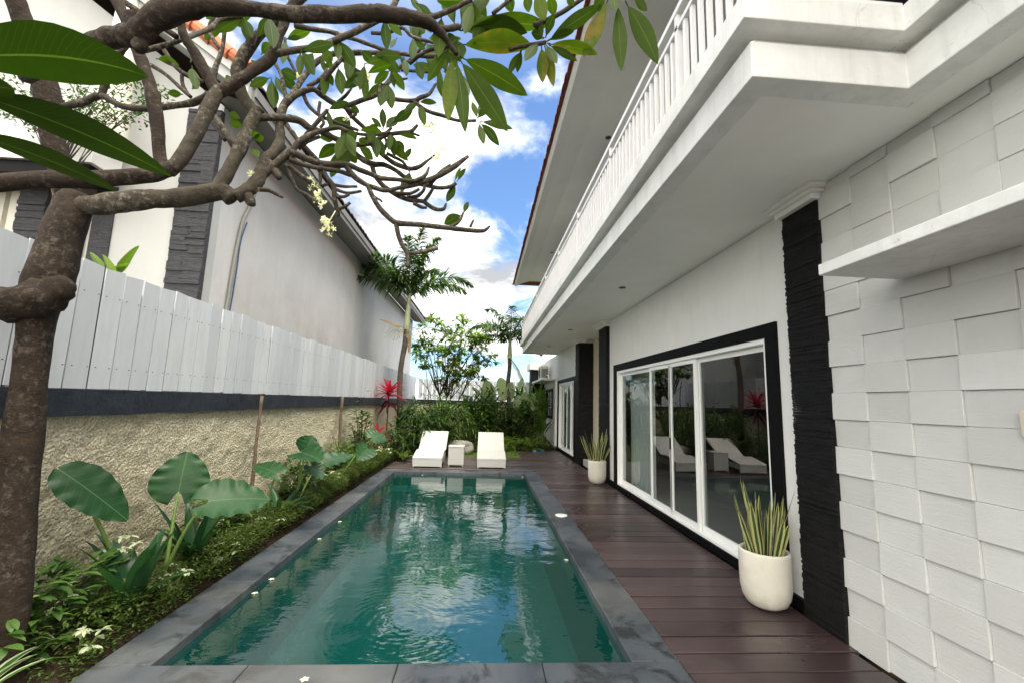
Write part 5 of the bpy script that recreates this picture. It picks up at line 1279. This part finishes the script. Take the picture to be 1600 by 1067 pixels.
limb('branch', [(40, 120, 2.3, 34), (95, 92, 2.0, 36), (150, 66, 1.78, 40), (190, 58, 1.74, 46), (215, 55, 1.72, 52), (250, 25, 1.7, 48), (300, 12, 1.7, 44), (345, 10, 1.7, 38), (400, 16, 1.72, 31), (450, 22, 1.74, 30), (520, 24, 1.76, 30), (570, 22, 1.78, 31), (590, 22, 1.78, 36), (616, 25, 1.8, 33), (650, 30, 1.82, 26), (676, 40, 1.84, 22), (694, 58, 1.86, 14), (704, 72, 1.87, 10), (714, 86, 1.88, 8)], 'trunk_bark', 14, .26)
limb('branch_stub', [(214, 30, 1.72, 46), (218, 60, 1.72, 34), (218, 80, 1.72, 22)], 'trunk_bark', 12, .3)
limb('branch', [(672, 42, 1.84, 16), (690, 46, 1.86, 14), (708, 44, 1.88, 13), (718, 42, 1.89, 11)], 'frangipani_bark', 10, .25)
limb('branch', [(662, 32, 1.83, 13), (690, 22, 1.85, 11), (720, 8, 1.88, 10), (750, -10, 1.9, 9)])
limb('branch', [(195, 4, 2.3, 13), (228, 26, 2.28, 13), (252, 42, 2.27, 13), (276, 58, 2.27, 13)], 'trunk_bark', 10, .2)
limb('branch', [(226, 80, 2.4, 10), (262, 70, 2.4, 11), (284, 62, 2.38, 10), (306, 54, 2.6, 11), (330, 44, 2.7, 11), (346, 30, 2.75, 10), (380, 26, 2.8, 6)])
limb('branch', [(331, 150, 2.9, 11), (336, 110, 2.9, 11), (348, 74, 2.9, 8), (352, 30, 2.9, 8)]); limb('branch', [(344, 78, 2.9, 7), (330, 56, 2.9, 9), (328, 40, 2.9, 8), (340, 15, 2.9, 8)])
limb('branch', [(236, 102, 2.5, 9), (258, 116, 2.5, 8), (280, 136, 2.5, 8), (298, 152, 2.5, 8)]); limb('branch', [(256, 78, 2.6, 9), (270, 100, 2.6, 9), (288, 116, 2.6, 9), (316, 128, 2.6, 8)]); limb('branch', [(284, 118, 2.6, 7), (286, 134, 2.6, 7), (296, 150, 2.55, 6)])
limb('branch', [(330, 175, 2.9, 9), (345, 195, 2.9, 10), (356, 215, 2.9, 10), (366, 232, 2.92, 11)]); limb('branch', [(328, 188, 2.92, 6), (342, 205, 2.92, 7), (352, 220, 2.92, 7)])
limb('branch', [(400, 70, 2.8, 8), (412, 40, 2.6, 9), (420, 20, 2.4, 9)])
limb('branch', [(460, 40, 3.1, 11), (488, 46, 3.12, 10), (515, 50, 3.14, 9), (540, 58, 3.16, 9), (558, 63, 3.18, 8), (582, 72, 3.2, 8), (606, 80, 3.22, 8), (646, 87, 3.24, 8), (680, 88, 3.26, 8), (697, 78, 3.27, 6), (706, 66, 3.28, 5)])
limb('branch', [(679, 89, 3.26, 7), (690, 102, 3.26, 6), (702, 112, 3.26, 5), (720, 116, 3.26, 4)])
limb('branch', [(580, 52, 2.9, 7), (604, 52, 2.9, 8), (628, 44, 2.9, 7), (645, 58, 2.9, 7), (672, 66, 2.9, 6), (690, 72, 2.9, 4)])
limb('branch', [(626, 110, 3.44, 6), (655, 112, 3.46, 6), (684, 114, 3.46, 6)]); limb('twig', [(618, 118, 3.44, 6), (628, 124, 3.44, 5), (637, 123, 3.44, 3)], n=7)
limb('branch', [(448, 160, 3.2, 8), (440, 120, 3.2, 7), (430, 100, 3.2, 7), (424, 85, 3.2, 6)]); limb('branch', [(464, 118, 3.24, 7), (455, 100, 3.24, 6), (448, 84, 3.24, 6), (445, 60, 3.24, 6)])
limb('branch', [(498, 140, 3.22, 9), (510, 120, 3.2, 9), (522, 105, 3.18, 9), (534, 92, 3.16, 8), (545, 76, 3.16, 7)]); limb('branch', [(480, 136, 3.2, 8), (494, 128, 3.2, 8), (505, 120, 3.2, 8), (511, 108, 3.2, 4)])
limb('branch', [(532, 92, 3.2, 7), (548, 104, 3.2, 7), (560, 112, 3.2, 7), (572, 116, 3.2, 4)]); limb('branch', [(528, 160, 3.3, 6), (540, 150, 3.3, 6), (548, 140, 3.3, 4), (554, 132, 3.3, 2)])
limb('branch', [(474, 148, 3.2, 8), (482, 165, 3.2, 7), (498, 180, 3.2, 7), (520, 190, 3.24, 6), (542, 198, 3.26, 6), (560, 204, 3.28, 5)])
limb('branch', [(452, 250, 3.05, 11), (462, 228, 3.06, 11), (478, 215, 3.08, 11), (500, 206, 3.1, 9), (528, 200, 3.12, 8), (542, 206, 3.12, 7)])
limb('branch', [(466, 226, 3.2, 8), (484, 205, 3.2, 8), (500, 186, 3.2, 8), (512, 172, 3.2, 7)]); limb('branch', [(466, 233, 3.1, 8), (480, 222, 3.1, 7), (500, 214, 3.12, 6)])
limb('branch', [(448, 195, 3.1, 7), (458, 210, 3.12, 7), (472, 226, 3.14, 8), (486, 240, 3.16, 8), (500, 254, 3.18, 6)]); limb('branch', [(500, 160, 3.2, 6), (498, 178, 3.2, 6), (506, 192, 3.2, 6), (500, 200, 3.2, 5)])
limb('branch', [(540, 170, 3.34, 7), (556, 178, 3.34, 7), (548, 184, 3.34, 4)]); limb('branch', [(543, 204, 3.35, 6), (560, 210, 3.36, 6), (585, 211, 3.38, 6), (610, 207, 3.4, 6)])
limb('branch', [(604, 240, 3.5, 6), (616, 246, 3.52, 6), (630, 254, 3.54, 5), (640, 268, 3.56, 3)]); limb('branch', [(582, 226, 3.5, 6), (598, 236, 3.5, 6), (604, 224, 3.5, 5), (600, 214, 3.5, 4)])
limb('branch', [(617, 302, 3.5, 6), (640, 303, 3.52, 6), (655, 296, 3.54, 4)]); limb('branch', [(636, 309, 3.55, 6), (652, 307, 3.55, 6), (662, 298, 3.55, 5), (663, 290, 3.55, 4)]); limb('branch', [(646, 318, 3.55, 6), (658, 324, 3.56, 6), (667, 325, 3.56, 4)])
limb('branch', [(672, 288, 3.5, 8), (690, 268, 3.52, 6), (704, 258, 3.53, 4)]); limb('twig', [(735, 355, 3.39, 5), (738, 348, 3.39, 4), (740, 344, 3.39, 2)], n=6); limb('twig', [(585, 308, 3.31, 5), (594, 313, 3.31, 4), (597, 316, 3.31, 3)], n=6)
limb('branch', [(640, 100, 2.1, 7), (660, 84, 2.05, 7), (680, 76, 2.0, 8), (700, 74, 1.95, 8)])
limb('branch', [(796, 78, 1.95, 8), (816, 73, 1.96, 8), (836, 70, 1.97, 9), (852, 67, 1.98, 8)]); limb('branch', [(834, 40, 1.95, 10), (850, 34, 1.95, 11), (878, 20, 1.96, 10), (905, 2, 1.97, 9), (925, -12, 1.98, 9)], 'frangipani_bark')
limb('branch', [(770, 22, 1.9, 8), (792, 4, 1.9, 8), (812, -12, 1.9, 8)])
# leaves
def leaves(lst, Y, mat='frangipani_leaf', sag=.05, name='leaf_cluster'):
    q = MB()
    for L_ in lst:
        (a, b_, c_, d_, wd) = L_[:5]; tl = L_[5] if len(L_) > 5 else rv(-.45, .45); y2 = Y+(L_[6] if len(L_) > 6 else rv(-.08, .08)); rr = L_[7] if len(L_) > 7 else rv(0, .6)
        p0, p1 = at(a, b_, Y), at(c_, d_, y2)
        st_ = p0.lerp(p1, .10)
        q.tube([p0, st_], [.004, .003], 5, False, smooth=False)
        q.between(st_, p1, wd*Y/FPX/max(.45, math.cos(tl)), sag*rv(.3, 1.5), tl, 'ellipse', .16, 12, rr)
    return q.build(name, mat, T, True)
leaves([(-120, 92, 232, 120, 82, .5, .05, .2), (-90, 128, 268, 276, 50, .75, .12, .1), (-80, 196, 184, 300, 30, .9, .1, .3), (-60, 150, 22, 140, 40, .3, 0, .2)], .72, 'shaded_frangipani_leaf', sag=.09)
leaves([(706, 86, 700, 190, 25, .2, .0, .9), (713, 90, 727, 208, 24, -.2, .02, .3), (716, 90, 793, 206, 34, .2, .03, .3), (718, 88, 824, 150, 34, .3, .05, .25), (716, 70, 832, 74, 36, .5, .1, .95), (718, 48, 824, 52, 34, .4, .1, .35),
        (722, 46, 858, 42, 30, .6, .12, .2), (720, 40, 735, -24, 22), (712, 42, 690, -20, 22), (716, 60, 704, 70, 30), (700, 78, 668, 128, 18), (720, 44, 770, -14, 20), (715, 62, 718, 96, 24, .3)], 1.9)
leaves([(853, 66, 941, 8, 23, .2, .0, .2), (856, 64, 897, 50, 14), (855, 68, 934, 86, 20, .6, .05, .8), (857, 70, 902, 96, 12), (853, 70, 870, 100, 14), (851, 72, 865, 136, 17, .2, .02, .95), (846, 72, 848, 130, 20, .4, .02, .85), (848, 62, 838, 30, 14),
        (815, 78, 808, 114, 11), (814, 80, 794, 118, 12), (852, 60, 866, 22, 14), (850, 60, 830, 52, 16), (842, 66, 820, 96, 16)], 1.97)
leaves([(950, 0, 912, 90, 26, .2, 0, .9), (965, 2, 971, 112, 24, .1, 0, .3), (977, 2, 1028, 101, 31, -.1, 0, .3), (990, -2, 1011, 18, 13), (948, -6, 928, 14, 22), (958, -8, 962, 18, 18), (980, -12, 1010, -4, 16)], 2.0)
leaves([(836, -14, 851, 33, 24, .1, 0, .95), (858, -10, 866, 26, 18), (822, -12, 826, 20, 16), (790, -10, 800, 20, 18), (742, -10, 760, 30, 14), (760, 20, 740, 70, 20), (884, -10, 896, 10, 14)], 1.93)
leaves([(748, 192, 756, 226, 12), (750, 192, 780, 228, 14), (750, 190, 801, 202, 12), (746, 186, 738, 160, 9), (748, 184, 752, 160, 8), (745, 186, 766, 164, 12)], 3.42)
for (Y, ls) in ((3.2, [(424, 122, 428, 170, 17), (430, 118, 444, 150, 13), (434, 112, 463, 143, 17), (436, 110, 464, 124, 15), (422, 122, 390, 136, 14)]), (3.2, [(490, 82, 478, 106, 14), (500, 88, 512, 118, 9), (528, 104, 534, 148, 17), (538, 96, 563, 136, 24), (564, 78, 582, 99, 16), (520, 80, 506, 96, 18), (516, 92, 514, 108, 10)]),
                (3.3, [(650, 94, 660, 125, 15), (664, 90, 692, 126, 13), (646, 40, 664, 52, 18), (660, 66, 640, 40, 14), (670, 60, 690, 66, 18), (620, 60, 610, 76, 7), (624, 90, 638, 104, 9), (645, 40, 652, 56, 14)]), (3.3, [(532, 224, 498, 248, 17), (535, 230, 517, 278, 17), (540, 232, 557, 256, 16), (560, 230, 583, 250, 14), (550, 228, 536, 260, 14), (526, 216, 500, 216, 16)]),
                (3.5, [(598, 214, 638, 252, 15), (602, 202, 622, 182, 14), (612, 194, 645, 172, 15), (599, 204, 598, 170, 11), (598, 202, 580, 184, 8), (574, 210, 590, 196, 12), (620, 210, 652, 218, 8), (630, 252, 643, 232, 8), (632, 240, 620, 220, 12)]), (3.3, [(546, 170, 562, 176, 10), (550, 196, 546, 215, 10), (586, 205, 576, 222, 13), (575, 225, 560, 218, 12)]),
                (3.85, [(712, 287, 698, 316, 12), (714, 284, 728, 264, 7), (710, 284, 720, 262, 5), (704, 292, 706, 306, 6)]), (3.37, [(722, 336, 694, 351, 17), (724, 334, 732, 316, 8)]), (2.6, [(244, 92, 280, 103, 13), (300, 104, 306, 140, 15), (286, 148, 262, 147, 11), (298, 98, 302, 64, 6), (300, 140, 310, 132, 8)]),
                (2.95, [(380, 196, 358, 194, 12), (376, 186, 358, 178, 12), (396, 220, 412, 214, 12), (395, 216, 402, 206, 10), (392, 232, 404, 246, 11), (352, 128, 360, 120, 8)]), (2.9, [(366, 12, 372, 26, 10), (340, 20, 322, 30, 10), (408, 86, 422, 68, 14), (400, 95, 396, 102, 10)]), (2.4, [(700, 20, 690, 0, 14), (640, -5, 655, 18, 10)])):
    leaves(ls, Y)
# smaller leaves at the twig ends
rng.seed(5)
for (px_, py_, Y) in ((606, 130, 3.4), (666, 68, 3.46), (597, 86, 3.35), (572, 116, 3.2), (511, 110, 3.2), (545, 78, 3.16), (548, 184, 3.34), (610, 207, 3.4), (585, 211, 3.38), (512, 172, 3.2), (540, 206, 3.12), (684, 114, 3.46), (640, 268, 3.56), (690, 72, 2.9), (645, 58, 2.9),
                      (720, 116, 3.26), (654, 160, 3.42), (560, 204, 3.28), (446, 62, 3.24), (528, 62, 2.56), (600, 28, 2.64), (470, 80, 2.48), (690, 24, 1.86), (650, 4, 2.2), (740, 4, 1.9), (420, 24, 2.4), (380, 28, 2.8), (350, 30, 2.9), (610, 110, 3.0), (632, 90, 3.0), (570, 100, 3.0)):
    n_ = int(rv(2, 5)); ls = []
    for k in range(n_):
        a = rv(-.5, 3.6) if k else rv(1.0, 2.2); l_ = rv(26, 46)*3.2/Y**.8/1.3
        ls.append((px_, py_, px_+l_*math.cos(a), py_+l_*math.sin(a), l_*rv(.28, .4)))
    leaves(ls, Y)
# flower clusters
def flowers(px, py, Y, n, spread, stalk=None):
    q = MB()
    if stalk: q.tube([at(*stalk, Y), at(px, py, Y)], .0035, 5, smooth=False)
    c0 = at(px, py, Y)
    for i in range(n):
        o = c0+Vector((rv(-1, 1), rv(-1, 1), rv(-1, 1)))*spread; ax = Vector((rv(-1, 1), rv(-1.5, .2), rv(-.6, 1))).normalized()
        a = ax.cross(Vector((0, 0, 1))).normalized(); b_ = ax.cross(a)
        q.tube([c0, o], .0022, 4, False, smooth=False)
        for k in range(5):
            th = k*1.2566; dv = (a*math.cos(th)+b_*math.sin(th))*1.0+ax*.7; q.blade(o, dv, rv(.026, .036), .017, .1, 'obovate', .2, 4, th)
    q.build('flower_cluster', 'petal', T, True)
flowers(675, 198, 3.54, 7, .07, (652, 197)); flowers(683, 239, 3.64, 8, .06, (668, 252)); flowers(509, 356, 3.05, 10, .06, (524, 330)); flowers(504, 314, 3.1, 10, .055, (496, 316)); flowers(726, 148, 1.95, 2, .02); flowers(490, 283, 3.08, 3, .04); flowers(392, 274, 2.95, 2, .03)
flowers(470, 118, 3.2, 2, .03); flowers(577, 120, 3.2, 4, .03); flowers(540, 186, 3.34, 2, .03)

# fallen flowers
def fallen(x, y, z, s, lb, grp):
    q = MB()
    for k in range(5):
        th = k*1.2566+s; q.blade((x, y, z+.004), (math.cos(th), math.sin(th), .25), .028, .018, .3, 'obovate', .15, 4)
    tag(centre(q.build('fallen_flower', 'petal', None, True), (x, y, z)), lb, 'flower', grp)
zw = -.058
for i, (px_, py_, lb) in enumerate(((388, 927, 'white fallen flower floating at the left pool edge, nearest the camera'), (413, 905, 'white fallen flower floating at the left pool edge, just beyond the nearest one'), (893, 875, 'pale yellow fallen flower floating at the right pool edge'),
                                    (531, 815, 'white fallen flower floating at the left edge halfway down the pool'), (816, 745, 'white fallen flower floating in the far right corner of the pool'), (660, 742, 'white fallen flower floating at the far end before the left lounger'), (486, 842, 'small white fallen flower floating left, between the near pair and the halfway one'))):
    d_ = at(px_, py_, 1)-CAM; p_ = CAM+d_*((zw-CAM.z)/d_.z)
    fallen(min(max(p_.x, PX0+.05), PX1-.05), min(max(p_.y, PY0+.05), PY1-.05), zw, i, lb, 'fallen flowers on the pool')
fallen(-.95, 2.76, .002, 2, 'small white fallen flower on the near grey pool edge', 'fallen flowers on the pool')

for o in col.objects:
    if '_wl' in o: del o['_wl']
